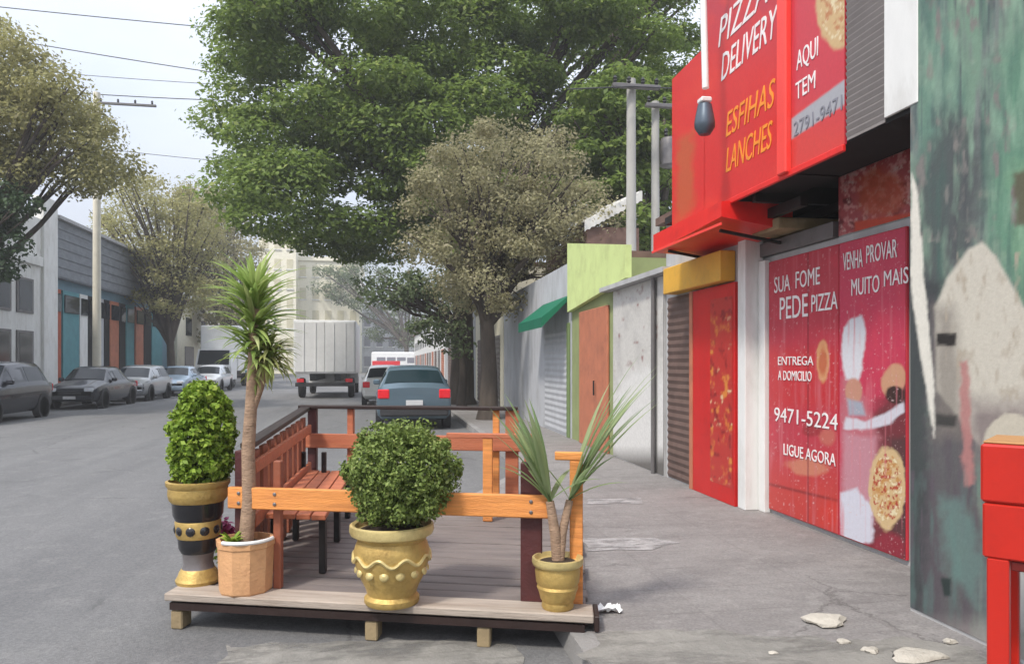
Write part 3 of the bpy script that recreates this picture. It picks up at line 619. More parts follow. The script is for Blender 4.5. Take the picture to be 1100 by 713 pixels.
MB().box(-30, XB+.3, y2+.1, 97, 6.002, 6.2).build('roof', M['tileroof'], t)

# ------------------------------------------------------------------ end of the street
def tower(px0, px1, ytop, Y, depth, mat, label, rows, cols, wmat='glass', name='tower_block'):
    a = D(px0, ytop, Y); b = D(px1, ytop, Y); t = thing(name, label, 'building', (a.x, Y, 0)); h = a.z
    MB().box(a.x, b.x, Y, Y+depth, 0, h).build('wall', M[mat], t); MB().box(a.x-.3, b.x+.3, Y-.3, Y+depth, h+.002, h+.7, None, .05).build('roof_parapet', M[mat], t)
    cw = (b.x-a.x)/cols; rh = h/rows
    for i in range(rows):
        for k in range(cols):
            x = a.x+(k+.25)*cw; z = (i+.3)*rh; f = MB().box(x, x+cw*.5, Y-.06, Y-.002, z, z+rh*.5, None, .01).build('window', M[wmat], t)
            MB().box(x-.1, x+cw*.5+.1, Y-.16, Y-.002, z-.16, z-.01).build('sill', M['white'], f)
    return t
M['beigewin'] = mk('beige_window', C(214,207,176), .4, .1, 3, 0)  # pale beige, low contrast against the cream walls
tower(278, 318, 252, 118, 18, 'cream', 'tall cream block closing the street, left of the truck', 7, 3, 'beigewin')
tower(318.5, 386, 280, 121, 20, 'cream', 'wide cream block standing behind the white truck', 5, 5, 'beigewin')
tower(388, 440, 336, 135, 14, 'bluewall', 'pale bluish block far behind the dark-windowed car', 3, 4, 'bluegrey')
tower(440, 520, 345, 140, 14, 'white', 'whitish low block far away behind the bare-looking tree', 3, 4, 'bluegrey')
tower(180, 276, 330, 140, 14, 'grey', 'grey low block at the far left end of street', 3, 5, 'bluegrey')

# ------------------------------------------------------------------ vehicles
def ring(w, zb, zbelt, ztop, wt):
    half = [(0,zb),(w*.86,zb),(w*.97,zb+.10),(w,zb+.24),(w*1.0,zbelt-.12),(w*.965,zbelt),(wt,ztop-.06),(wt*.9,ztop-.012),(wt*.5,ztop+.012),(0,ztop+.018)]
    return half
def make_car(name, label, paint, L=4.1, Wd=1.74, H=1.48, kind='hatch', group=None, glass='glass'):
    t = thing(name, label, 'car', (0,0,0), group, True); h = Wd/2; hb = .92 if kind != 'suv' else 1.0
    # stations from tail to nose: (y, bottom, belt, top, half width, roof half width)
    if kind == 'sedan':
        S = [(0,.42,.80,.82,h*.86,h*.74),(.06,.30,.88,.93,h*.94,h*.80),(.55,.24,.93,.99,h*.98,h*.84),(.75,.22,.94,1.03,h,h*.82),(1.25,.22,.93,H-.06,h,h*.66),(1.6,.22,.92,H,h,h*.67),(2.3,.22,.90,H-.01,h,h*.67),(2.62,.22,.89,H-.08,h,h*.67),(3.2,.22,.88,.98,h,h*.82),(L-.35,.24,.78,.84,h*.96,h*.80),(L-.07,.28,.66,.72,h*.88,h*.74),(L,.38,.56,.60,h*.78,h*.64)]
        rear = (3,4); fronti = (7,8); cab = (4,7)
    else:
        S = [(0,.42,hb-.04,hb,h*.90,h*.80),(.05,.30,hb,hb+.04,h*.96,h*.84),(.12,.26,hb+.02,hb+.09,h*.985,h*.85),(.42,.22,hb+.02,H-.08,h,h*.70),(.62,.22,hb+.02,H,h,h*.71),(1.6,.22,hb,H+.02,h,h*.71),(2.2,.22,hb-.02,H-.03,h,h*.70),(2.45,.22,hb-.02,H-.09,h,h*.70),(3.1,.22,hb-.04,hb+.05,h,h*.84),(L-.35,.24,hb-.12,hb-.05,h*.97,h*.80),(L-.07,.28,.74,.80,h*.9,h*.76),(L,.38,.62,.66,h*.8,h*.66)]
        rear = (2,3); fronti = (7,8); cab = (3,7)
    rings = []
    for y, zb, zbelt, zt, w, wt in S:
        hf = ring(w, zb, zbelt, zt, wt); rings.append([(x, y, z) for x, z in hf]+[(-x, y, z) for x, z in hf[-2:0:-1]])
    n = len(rings[0]); m = MB(); V = [p for r in rings for p in r]; fs = []
    for i in range(len(S)-1):
        for k in range(n): fs.append((i*n+k, (i+1)*n+k, (i+1)*n+(k+1) % n, i*n+(k+1) % n))
    fs.append(tuple(range(n))); fs.append(tuple((len(S)-1)*n+k for k in range(n))[::-1]); m.add(V, fs)
    yc = L/2
    def sh(p): return Vector((p[0], p[1]-yc, p[2]))
    m.v = [tuple(sh(p)) for p in m.v]; body = m.build('body', paint, t, 38)
    def patch(nm, i0, i1, k0, k1, mat, ins=(.08,.1), par=None, off=.006):
        A = [Vector(rings[i0][k0]), Vector(rings[i1][k0]), Vector(rings[i1][k1]), Vector(rings[i0][k1])]
        def at(u, v): return A[0].lerp(A[1], u).lerp(A[3].lerp(A[2], u), v)
        Q = [at(ins[0], ins[1]), at(1-ins[0], ins[1]), at(1-ins[0], 1-ins[1]), at(ins[0], 1-ins[1])]
        nn = (Q[1]-Q[0]).cross(Q[3]-Q[0]).normalized(); c = sum(Q, Vector())/4
        if nn.dot(c-Vector((0, yc, .7))) < 0: nn = -nn
        mm = MB(); o_ = [sh(q+nn*off) for q in Q]; i_ = [sh(q-nn*.02) for q in Q]
        mm.add(o_+i_, [(0,1,2,3),(4,5,6,7),(0,1,5,4),(1,2,6,5),(2,3,7,6),(3,0,4,7)]); return mm.build(nm, mat, par or t)
    K = lambda k: (n-k) % n
    ga = M[glass]
    # windscreens as one pane each
    def pane(nm, ia, ib):
        ks = [6, 7, 8, 9, K(8), K(7), K(6)]; a, b = rings[ia], rings[ib]; lo = []; hi = []
        for k in ks:
            p, q = Vector(a[k]), Vector(b[k]); f0, f1 = (.10, .95) if ib > ia and ia < 5 else (.05, .92)
            lo.append(p.lerp(q, f0)); hi.append(p.lerp(q, f1))
        for l in (lo, hi):
            l[0] = l[0].lerp(l[1], .5); l[-1] = l[-1].lerp(l[-2], .5)
        nn = (lo[4]-lo[2]).cross(hi[3]-lo[3]).normalized(); nn = nn if nn.z > 0 else -nn
        P = [sh(q+nn*.010) for q in lo+hi]; m_ = len(ks); mm = MB(); mm.add(P, [(k, k+1, m_+k+1, m_+k) for k in range(m_-1)]); return mm.build(nm, ga, t, 60)
    pane('rear_window', *rear); pane('windscreen', *fronti)
    c0, c1 = cab
    for sgn in (0, 1):
        f = (lambda k: k) if sgn == 0 else K
        patch('side_window', c0, c0+1, f(5), f(6), ga, (.1,.14)); patch('side_window', c0+1, c0+2, f(5), f(6), ga, (.04,.14)); patch('side_window', c0+2, c1, f(5), f(6), ga, (.04,.14)) if c1 > c0+2 else None
        sx = 1 if sgn == 0 else -1
        m = MB(); m.box(sx*(h+.02)-.09, sx*(h+.02)+.09, 2.72-yc, 2.84-yc, hb+.02, hb+.16, None, .03); m.build('mirror', paint, t)
        tl_ = MB(); w0 = h*.96
        tl_.box(min(sx*w0*.68, sx*w0*.995), max(sx*w0*.68, sx*w0*.995), -.02-yc, .10-yc, hb-.24, hb-.02, None, .02); tl_.build('tail_light', M['taill'], t)
        hl = MB(); hl.box(min(sx*h*.50, sx*h*.84), max(sx*h*.50, sx*h*.84), L-.16-yc, L-.01-yc, .60, .74, None, .03); hl.build('headlight', M['headl'], t)
        for yw in (.72, L-.78):
            Mx = Matrix.Rotation(R(90), 4, 'Y'); cx = sx*(h-.085)
            ar = MB(); ar.lathe([(.385,-.1),(.385,.088)], (cx, yw-yc, .34), 28, Mx); ar.build('wheel_arch', M['trim'], t, 40)
            ty = MB(); ty.lathe([(.20,-.1),(.29,-.1),(.315,-.06),(.315,.06),(.29,.095),(.2,.092)], (cx, yw-yc, .315), 28, Mx); wh = ty.build('wheel', M['tyre'], t, 40)
            ri = MB()
            ri.lathe([(.205,.08*sx),(.19,.094*sx),(.06,.088*sx),(0,.10*sx)], (cx, yw-yc, .315), 24, Mx); ri.build('rim', M['rim'], wh, 40)
    b = MB(); b.box(-h*.9, h*.9, -.06-yc, .10-yc, .34, .56, None, .03); b.build('bumper', M['trim'] if kind == 'suv' else paint, t)
    b = MB(); b.box(-h*.84, h*.84, L-.12-yc, L+.03-yc, .32, .50, None, .03); b.build('bumper', paint, t)
    b = MB(); b.box(-h*.42, h*.42, L-.06-yc, L+.012-yc, .52, .60, None, .01); b.build('grille', M['trim'], t)
    b = MB(); b.box(-.2, .2, -.072-yc, -.03-yc, .60 if kind != 'sedan' else .66, .72 if kind != 'sedan' else .78, None, .005); b.build('licence_plate', M['plate'], t)
    b = MB(); b.box(-.2, .2, L-.0-yc, L+.042-yc, .36, .46, None, .005); b.build('licence_plate', M['plate'], t)
    return t
def put(t, x, y, rz): t.location = (x, y, 0); t.rotation_euler = (0, 0, rz)
put(make_car('parked_car', 'silver hatchback seen from behind with dark teal rear window, just beyond the wooden platform', carpaint('silver_teal_paint', C(98,118,130)), 4.2, 1.80, 1.52, 'suv', None, 'glassteal'), .66, 20.0, 0)
gp = 'cars parked along the left kerb'
put(make_car('parked_car', 'dark blue car at the left edge, nearest of the row along the left kerb', carpaint('navy_paint', C(30,33,44)), 4.3, 1.76, 1.62, 'suv', gp), -10.95, 22.8, math.pi)
put(make_car('parked_car', 'dark grey sedan on the left kerb in front of the orange shopfront', carpaint('charcoal_paint', C(52,55,62)), 4.4, 1.76, 1.48, 'sedan', gp), -10.75, 30.0, math.pi)
put(make_car('parked_car', 'light silver hatchback right behind the dark grey sedan', carpaint('silver_paint', C(172,176,180)), 4.0, 1.72, 1.5, 'hatch', gp), -10.7, 35.0, math.pi)
put(make_car('parked_car', 'pale blue sedan parked farther along the left kerb', carpaint('paleblue_paint', C(160,180,200)), 4.4, 1.76, 1.46, 'sedan', gp), -10.4, 40.2, math.pi)
put(make_car('parked_car', 'white hatchback farthest of the cars on the left kerb', carpaint('white_car_paint', C(222,226,230)), 4.0, 1.72, 1.5, 'hatch', gp), -10.0, 45.4, math.pi)
put(make_car('moving_car', 'small white car between the truck and the teal-windowed hatchback', carpaint('offwhite_paint', C(232,232,228)), 4.0, 1.72, 1.5, 'hatch'), -.05, 30.5, 0)

def make_truck(label, w, z0, z1, L):
    t = thing('box_truck', label, 'truck', (0,0,0), None, True); h = w/2
    bx = MB().box(-h, h, -L/2, L/2, z0, z1, None, .03).build('cargo_box', M['truckwhite'], t)
    for sx in (-1, 1):
        a, b = (.012, h-.06) if sx > 0 else (-h+.06, -.012)
        d = MB().box(a, b, -L/2-.03, -L/2-.002, z0+.08, z1-.08, None, .01).build('rear_door', M['truckwhite'], bx)
        for k in (.3, .7): MB().tube([(a+(b-a)*k, -L/2-.055, z0+.12), (a+(b-a)*k, -L/2-.055, z1-.12)], .014, 6).build('lock_rod', M['truckwhite'], d)
    MB().box(-h*.5, -h*.3, -L/2+.2, L/2+1, z0-.32, z0-.01).box(h*.3, h*.5, -L/2+.2, L/2+1, z0-.32, z0-.01).build('chassis', M['trim'], t)
    MB().box(-h*.95, h*.95, -L/2-.02, -L/2+.1, .55, .72, None, .01).build('rear_bumper', M['trim'], t)
    for sx in (-1, 1):
        MB().box(sx*h*.78-.16, sx*h*.78+.16, -L/2-.05, -L/2-.022, .74, .9, None, .01).build('tail_light', M['taill'], t)
        for yw in (-L/2+1.2, L/2+.9):
            Mx = Matrix.Rotation(R(90), 4, 'Y'); ty = MB(); ty.lathe([(.25,-.14),(.42,-.14),(.46,-.08),(.46,.08),(.42,.14),(.25,.14)], (sx*(h-.25), yw, .46), 24, Mx); wh = ty.build('wheel', M['tyre'], t, 40)
            MB().lathe([(.26,.1*sx),(.22,.145*sx),(.1,.12*sx),(0,.14*sx)], (sx*(h-.25), yw, .46), 20, Mx).build('rim', M['rim'], wh, 40)
    c = MB(); c.add([(-h*.92,L/2+.1,.55),(h*.92,L/2+.1,.55),(h*.92,L/2+1.9,.55),(-h*.92,L/2+1.9,.55),(-h*.92,L/2+.1,2.5),(h*.92,L/2+.1,2.5),(h*.86,L/2+1.35,2.5),(-h*.86,L/2+1.35,2.5),(h*.92,L/2+1.9,1.4),(-h*.92,L/2+1.9,1.4)], [(0,3,2,1),(4,5,6,7),(0,1,5,4),(2,3,9,8),(8,9,7,6),(1,2,8,6,5),(0,4,7,9,3)]); c.build('cab', M['truckwhite'], t)
    q = MB(); q.add([(-h*.8,L/2+1.86,1.5),(h*.8,L/2+1.86,1.5),(h*.76,L/2+1.42,2.42),(-h*.76,L/2+1.42,2.42)], [(0,1,2,3)]); q.v = [(x, y+.03, z+.015) for x, y, z in q.v]; q.build('windscreen', M['glass'], t)
    return t
M['truckwhite'] = mk('truck_white', (.80,.80,.79), .45, .04, 3, .02, dirt=(.6,.6,.58), damt=.3)
put(make_truck('white box truck seen from behind in the middle of the street', 2.75, 1.12, 3.55, 5.5), -2.75, 37.5, R(0))
put(make_truck('white box truck parked on the left under the far trees', 2.4, 1.1, 4.1, 4.5), -10.9, 54.2, math.pi)
# bus crossing at the end of the street
t = thing('city_bus', 'white bus with red band crossing at the end of street', 'bus', (0,0,0), None, True)
MB().box(-6, 6, -1.25, 1.25, .45, 3.1, None, .12).build('body', M['truckwhite'], t)
MB().box(-5.9, -2.2, -1.262, -1.252, .9, 1.9).build('red_panel', M['taill'], t)
for k in range(8): MB().box(-5.3+k*1.35, -4.15+k*1.35, -1.275, -1.252, 1.62 if k > 2 else 1.92, 2.35 if k > 2 else 2.4, None, .01).build('window', M['bluegrey'], t)
for xw in (-3.6, 3.4):
    ty = MB(); ty.lathe([(.2,-.14),(.44,-.14),(.48,-.06),(.48,.1),(.2,.13)], (xw, -1.14, .48), 24, Matrix.Rotation(R(90), 4, 'X')); ty.build('wheel', M['tyre'], t, 40)
c = D(447, 390, 103); put(t, c.x, 103, 0)

# ------------------------------------------------------------------ foliage
def leafcloud(name, mat, parent, clumps, n, size, up=.5, shell=.55, aspect=.5, seed=1, core=None):
    """many small folded leaves spread through ellipsoid clumps [(centre, (rx,ry,rz))]"""
    r = np.random.default_rng(seed); Vs = []; cnt = 0
    for (c, rad) in clumps:
        d = r.normal(size=(n, 3)); d /= np.linalg.norm(d, axis=1)[:, None]; rr = (shell+(1-shell)*r.random(n))**.6
        rr *= 1+.12*r.normal(size=n)
        P = np.array(c)+d*rr[:, None]*np.array(rad)
        nrm = d*.6+r.normal(size=(n, 3))*.5+np.array([0, 0, up]); nrm /= np.linalg.norm(nrm, axis=1)[:, None]
        a = np.cross(nrm, r.normal(size=(n, 3))); a /= np.linalg.norm(a, axis=1)[:, None]; b = np.cross(nrm, a)
        L = size*(.6+.8*r.random(n))[:, None]
        q = np.stack([P-a*L*.5, P+b*L*aspect*.5+nrm*L*.08, P+a*L*.5-nrm*L*.1, P-b*L*aspect*.5+nrm*L*.08], 1); Vs.append(q.reshape(-1, 3))
    V = np.concatenate(Vs); off = np.array(ORG.get(root_of(parent).name, Vector())) if parent else 0
    V = V-off; me = bpy.data.meshes.new(name); nf = len(V)//4
    me.vertices.add(len(V)); me.vertices.foreach_set('co', V.astype(np.float32).ravel()); me.loops.add(len(V)); me.loops.foreach_set('vertex_index', np.arange(len(V), dtype=np.int32))
    me.polygons.add(nf); me.polygons.foreach_set('loop_start', np.arange(0, len(V), 4, dtype=np.int32)); me.update(calc_edges=True); me.validate()
    return finish(me, name, mat, parent)
def inpoly(x, y, P):
    c = False
    for i in range(len(P)):
        x0, y0 = P[i]; x1, y1 = P[i-1]
        if (y0 > y) != (y1 > y) and x < (x1-x0)*(y-y0)/(y1-y0)+x0: c = not c
    return c
def tree(label, base, trunk_h, trunk_r, poly, Y, dY, npad, rpx, leaf, nleaf, size, seed, flat=.45, up=.6, branches=22, lean=(0,0), name='street_tree', mind=22, group=None, shell=.3):
    r = random.Random(seed); t = thing(name, label, 'tree', base, group); s_ = Y/(F*ct)
    xs = [p[0] for p in poly]; yp = [p[1] for p in poly]; cen = []; tries = 0
    while len(cen) < npad and tries < 20000:
        tries += 1; x = r.uniform(min(xs), max(xs)); y = r.uniform(min(yp), max(yp))
        if not inpoly(x, y, poly): continue
        Yd = Y+r.uniform(-dY, dY)
        if any(abs(x-a) < mind and abs(y-b) < mind*.6 and abs(Yd-c) < dY*.7 for a, b, c in cen): continue
        cen.append((x, y, Yd))
    cl = []
    for x, y, Yd in cen:
        k = r.uniform(.65, 1.3); rr = rpx*s_*k; cl.append((D(x, y, Yd), (rr, rr*.9, rr*flat)))
    top = Vector(base)+Vector((lean[0], lean[1], trunk_h)); B = Vector(base); m = MB()
    m.tube([B-Vector((0,0,.1)), B+Vector((0,0,.25)), B.lerp(top, .4)+Vector((.06,.05,0)), top], [trunk_r*1.5, trunk_r*1.1, trunk_r*.9, trunk_r*.75], 12); tk = m.build('trunk', M['bark'], t, 60)
    m = MB(); sel = r.sample(cl, min(branches, len(cl)))
    for c, rad in sel:
        mid = top.lerp(c, .45)+Vector((r.uniform(-.4,.4), r.uniform(-.4,.4), r.uniform(-.1,.5))); st_ = top.lerp(B, r.uniform(0,.25)); L = (c-top).length
        r0 = min(trunk_r*.6, .03+L*.022); m.tube([st_, st_.lerp(mid, .5)+Vector((0,0,.15)), mid, mid.lerp(c, .6)+Vector((r.uniform(-.2,.2),0,.1)), c], [r0, r0*.8, r0*.6, r0*.4, r0*.12], 7)
        for _ in range(2):
            e = c+Vector((r.uniform(-1,1)*rad[0], r.uniform(-1,1)*rad[1], r.uniform(-.5,.8)*rad[2])); m.tube([mid, mid.lerp(e, .5)+Vector((0,0,.1)), e], [r0*.45, r0*.3, r0*.1], 5)
    m.build('limbs', M['bark'], tk, 60)
    leafcloud('crown', leaf, t, cl, nleaf, size, up, shell, .55, seed); return t
L_big = leafmat('deep_green_leaves', (.13,.195,.045), (.24,.33,.075), (.36,.42,.12), .5)
L_olive = leafmat('olive_leaves', (.25,.24,.10), (.42,.40,.17), (.48,.43,.25), .5)
L_brown = leafmat('dry_olive_leaves', (.25,.235,.13), (.42,.39,.22), (.50,.44,.31), .5)
L_mid = leafmat('mid_green_leaves', (.09,.13,.06), (.18,.23,.11), (.26,.28,.15), .45)
big_poly = [(250,-90),(252,55),(230,70),(230,135),(238,195),(268,235),(320,262),(400,282),(470,275),(640,235),(700,190),(752,100),(780,-90)]
tree('huge dark green tree with layered horizontal boughs filling the top of view', (2.7,27,.12), 6, .42, big_poly, 27, 3.6, 215, 42, L_big, 1050, .18, 11, .42, .9, 20, mind=22, shell=.45)
tree('dry olive-brown tree on the right pavement before the huge green tree', (2.65,19.5,.12), 2.9, .24, [(432,215),(470,165),(540,128),(600,132),(645,170),(650,235),(625,290),(560,335),(500,335),(470,290),(440,270)], 19.5, 1.8, 95, 25, L_brown, 420, .095, 12, .7, .3, 40, mind=14, shell=.1, lean=(-.05,0))
tree('slim grey-green tree with drooping foliage left of the dry olive-brown tree', (1.9+.6,25,.12), 2.6, .14, [(395,300),(440,285),(500,300),(505,370),(470,385),(440,345),(390,330)], 24, 1.2, 20, 20, L_mid, 170, .14, 19, .6, .3, 16, mind=12, shell=.1)
tree('spreading olive tree at the left edge above the white building', (-12.6,25.5,.12), 4.5, .32, [(-120,40),(-40,10),(0,28),(38,64),(82,96),(112,138),(136,182),(108,208),(55,198),(20,190),(-120,235)], 26, 2.2, 135, 29, L_olive, 320, .14, 13, .5, .4, 30, mind=16, shell=.1)
tree('dark green low tree at the left edge below the spreading olive tree', (-13.2,23.6,.12), 2.2, .16, [(-60,190),(0,195),(26,205),(32,250),(18,290),(-60,300)], 23.5, 1.0, 26, 20, leafmat('dark_leaves', (.03,.055,.025), (.06,.10,.04)), 300, .15, 14, .6, .5, 14, mind=12)
gt = 'dry trees along the left pavement'
tree('dry olive tree on left pavement just past the white pole', (-12.4,46,.12), 3.2, .26, [(112,205),(150,185),(205,195),(232,240),(225,320),(180,345),(140,310),(115,260)], 46, 2.5, 72, 20, L_olive, 280, .17, 15, .6, .4, 34, mind=12, shell=.1, group=gt)
tree('dry olive tree farther up the left pavement, beside the potted yucca in view', (-11.8,60,.12), 3.4, .26, [(190,215),(235,195),(268,235),(275,300),(262,365),(225,370),(195,320)], 60, 3, 60, 17, L_brown, 260, .26, 16, .6, .4, 30, mind=10, shell=.1, group=gt)
tree('dark green tree rising behind the pale poles and the lime house', (8.5,23,.12), 5, .25, [(610,120),(660,80),(730,85),(740,260),(690,262),(640,230)], 23, 1.5, 50, 26, L_big, 420, .2, 23, .5, .8, 14, mind=14)
tree('distant green tree at the street end left of the cream blocks', (-16,104,.0), 5, .4, [(215,320),(255,290),(285,310),(290,385),(220,390)], 105, 4, 34, 14, L_mid, 220, .4, 17, .6, .5, 16, mind=8)
tree('distant green tree at the street end right of the cream blocks', (3,114,.0), 5, .4, [(335,300),(365,278),(430,285),(470,310),(470,370),(400,372),(385,330),(345,325)], 118, 4, 60, 12, L_mid, 170, .4, 18, .6, .5, 16, mind=8)

# ------------------------------------------------------------------ the parklet
HD = .22
A = G(176, 637, HD); B = G(638, 661, HD); U = (B-A); WD = U.length; ang = math.atan2(U.y, U.x); ux = U.normalized(); vx = Vector((-ux.y, ux.x, 0))
pk = thing('parklet', 'wooden street platform with orange, red-brown and maroon railings', 'parklet', (A.x, A.y, 0), None, True); pk.rotation_euler = (0, 0, ang)
def loc(px, py, h):                      # photo point at height h -> platform coordinates
    d = G(px, py, h)-A; return d.dot(ux), d.dot(vx)
SH = .085
def uat(px, v):                          # u of the photo column px on the plane v
    lo, hi = -2., 5.
    for _ in range(50):
        m_ = (lo+hi)/2; p = A+ux*(m_-SH*v)+vx*v; q = proj([[p.x, p.y, HD]])[0][0]
        if q < px: lo = m_
        else: hi = m_
    return lo
DP = 2.75
m = MB(); nb = 17; pw = DP/nb
m.box(0, WD, 0, .2, HD-.045, HD, None, .006); m.build('front_plank', M['plankedge'], pk)
m = MB(); r = random.Random(3)
for k in range(nb):
    v0 = .206+k*(DP-.206)/nb; v1 = v0+(DP-.206)/nb-.014; m.box(.02+r.uniform(0,.03), WD-.02-r.uniform(0,.03), v0, v1, HD-.04-r.uniform(0,.004), HD-.004-r.uniform(0,.006), None, .005)
m.build('deck', M['deck'], pk)
m = MB()
for k in range(5): m.box(.08+k*(WD-.2)/4, .14+k*(WD-.2)/4, .03, DP-.03, HD-.105, HD-.058)
m.box(.03, WD-.05, .012, .05, HD-.10, HD-.058)
m.build('joist', M['darkrail'], pk)
for px in (192, 400, 520):
    u = uat(px, .05); MB().box(u-.038, u+.038, .02, .14, .0, HD-.107, None, .008).build('foot', M['foot'], pk)
for px in (200, 400, 560):
    u = uat(px, .05); MB().box(u-.05, u+.05, DP-.2, DP-.06, .0, HD-.107, None, .008).build('foot', M['foot'], pk)
MB().box(WD+.002, WD+.03, .0, .22, HD-.09, HD-.004, None, .005).build('edge_board', M['darkrail'], pk)
vf = .20; vb = DP-.12
def post(px, v, z1, w, mat, d=None, z0=HD-.003, nm='post'):
    u = uat(px, v); d = d or w; MB().box(u-w/2, u+w/2, v-d/2, v+d/2, z0, z1, None, .005).build(nm, M[mat], pk); return u
ZH = 1.17
# front
uL = uat(250, vf); uR = uat(592, vf)
MB().box(uL, uR, vf-.075, vf-.035, .715, .845, None, .006).build('front_board', M['orangewood'], pk)
post(571, vf+.03, 1.02, .125, 'maroon', .09); u300 = post(299, vf+.02, 1.0, .05, 'redwood'); post(262, vf+.02, 1.06, .085, 'maroon'); uOr = post(619, vf+.02, 1.04, .075, 'orangewood', .075)
MB().box(uat(596, vf), uOr+.04, vf-.02, vf+.012, 1.042, 1.09, None, .005).build('front_cap', M['orangewood'], pk)
for px in (262, 300, 571):
    for dz in (-.03, .03):
        u = uat(px, vf); MB().lathe([(.011,0),(.011,.004),(.006,.008),(0,.008)], (u, vf-.0752, .78+dz), 10, Matrix.Rotation(R(90), 4, 'X')).build('bolt', M['shutter'], pk, 40)
# left side: slatted red-brown panel under a dark handrail
ul = uat(262, vf); ub = uat(330, vb)
def lp(f, z): return Vector((ul+(ub-ul)*f, vf+.05+(vb-vf-.1)*f, z))
MB().bar(lp(.0, 1.085), lp(1.0, ZH), .09, .035).build('handrail', M['darkrail'], pk)
for k in range(9):
    f = .06+k*.105; a = lp(f, HD); b_ = lp(f+.07, HD); mm = MB(); z1 = 1.03+.07*f
    mm.bar(a.lerp(b_, .5)+Vector((0,0,0)), a.lerp(b_, .5)+Vector((0,0,z1-HD)), .032, (b_-a).length*.86, (b_-a)); mm.build('side_slat', M['redwood'], pk)
mm = MB(); mm.bar(lp(0, .62)+Vector((.045,0,0)), lp(1, .62)+Vector((.045,0,0)), .03, .09); mm.build('side_board', M['rustwood'], pk)
mm = MB(); mm.bar(lp(0, .95)+Vector((.045,0,0)), lp(1, .98)+Vector((.045,0,0)), .03, .08); mm.build('side_board', M['rustwood'], pk)
# back: handrail, board, posts
u0, u1 = uat(322, vb), uat(556, vb)
MB().box(u0, u1, vb-.055, vb+.055, ZH, ZH+.032, None, .006).build('handrail', M['darkrail'], pk)
MB().box(u0, uat(572, vb), vb-.06, vb-.02, .80, .935, None, .006).build('back_board', M['rustwood'], pk)
for px, w_, mt in ((336, .085, 'maroon'), (377, .06, 'rustwood'), (550, .12, 'rustwood'), (533, .06, 'orangewood')):
    post(px, vb+.02, ZH-.002, w_, mt, .06)
post(348, vb-.35, .80, .04, 'black'); post(326, vb-.35, .80, .04, 'black')
# right rear corner: shorter orange uprights and a dark brace
post(524, vb-.30, .94, .085, 'orangewood', .05); post(566, vb-.28, .94, .045, 'rustwood', .05)
ua, uz = uat(480, vb-.3), uat(574, vb-.3)
MB().box(ua, uz, vb-.33, vb-.27, .943, .985, None, .005).build('seat_rail', M['rustwood'], pk)
# bench along the left side
mm = MB()
for k in range(4): mm.bar(lp(.1, .60)+Vector((.12+k*.105,0,0)), lp(.92, .60)+Vector((.12+k*.105,0,0)), .092, .035)
mm.build('bench_seat', M['rustwood'], pk)
for f in (.14, .5, .86):
    q = lp(f, .58); [MB().box(q.x+e, q.x+e+.045, q.y-.022, q.y+.022, HD-.003, .581, None, .004).build('bench_leg', M['black'], pk) for e in (.09, .43)]

# ------------------------------------------------------------------ potted plants
def onpk(px, py): p = G(px, py, HD); return p
def shrub(parent, c, rad, mat, n, size, seed, cone=False, nm='foliage'):
    r = random.Random(seed); cl = []
    N = 90 if not cone else 80; i = 0
    for k in range(N):
        z = 1-2*(k+.5)/N; a = k*2.39996; q = math.sqrt(1-z*z); d = Vector((q*math.cos(a), q*math.sin(a), z))
        f = .85+r.uniform(-.09,.08)+.05*math.sin(3*a+seed)*q+.04*math.sin(5*z+2*a)
        if cone:
            w_ = 1.0 if z < -.2 else 1-.42*((z+.2)/1.2)**1.4; p = Vector((d.x*rad[0]*w_*f, d.y*rad[1]*w_*f, d.z*rad[2]*f)) if abs(z) > 2 else Vector((math.cos(a)*rad[0]*w_*f*min(1, math.sqrt(1-abs(z)**4)+.1), math.sin(a)*rad[1]*w_*f*min(1, math.sqrt(1-abs(z)**4)+.1), z*rad[2]*.93))
        else: p = Vector((d.x*rad[0]*f, d.y*rad[1]*f, d.z*rad[2]*f))
        k_ = r.uniform(.16,.25)*max(rad[0], rad[1]); cl.append((c+p, (k_, k_, k_)))
    for k in range(16):
        d = Vector((r.gauss(0,1), r.gauss(0,1), r.gauss(.3,1))).normalized(); cl.append((c+Vector((d.x*rad[0]*1.0, d.y*rad[1]*1.0, d.z*rad[2]*.98)), (.035, .035, .05)))
    for k in range(40): 
        d = Vector((r.uniform(-1,1), r.uniform(-1,1), r.uniform(-1,1))); 
        if d.length > 1: d.normalize()
        cl.append((c+Vector((d.x*rad[0], d.y*rad[1], d.z*rad[2]))*1*.62 if False else c+Vector((d.x*rad[0]*.62, d.y*rad[1]*.62, d.z*rad[2]*.62)), (rad[0]*.3,)*3))
    return leafcloud(nm, mat, parent, cl, n, size, .25, .2, .6, seed)
def swords(mb, c, n, L, w, el0, el1, droop, seed, azr=(0, 2*math.pi), zspread=.0, seg=7):
    r = random.Random(seed)
    for i in range(n):
        az = r.uniform(*azr); f = r.random(); el = el0+(el1-el0)*f+r.uniform(-.1,.1); ln = L*r.uniform(.75,1.1); p = Vector(c)+Vector((0,0,zspread*(r.random())))
        side = Vector((-math.sin(az), math.cos(az), 0)); vs = []; e = el
        for k in range(seg+1):
            u = k/seg; ww = w*(.55+1.5*u*(1-u)*1.2)*(1-u**3)+.001; dirv = Vector((math.cos(az)*math.cos(e), math.sin(az)*math.cos(e), math.sin(e))); nn = side.cross(dirv)
            vs += [p-side*ww*.5, p+nn*(-ww*.18), p+side*ww*.5]; p = p+dirv*(ln/seg); e -= droop*(.4+u)*r.uniform(.7,1.3)/seg*1.6
        fs = []
        for k in range(seg):
            for j in (0, 1): fs.append((k*3+j, k*3+j+1, k*3+j+4, k*3+j+3))
        mb.add(vs, fs)
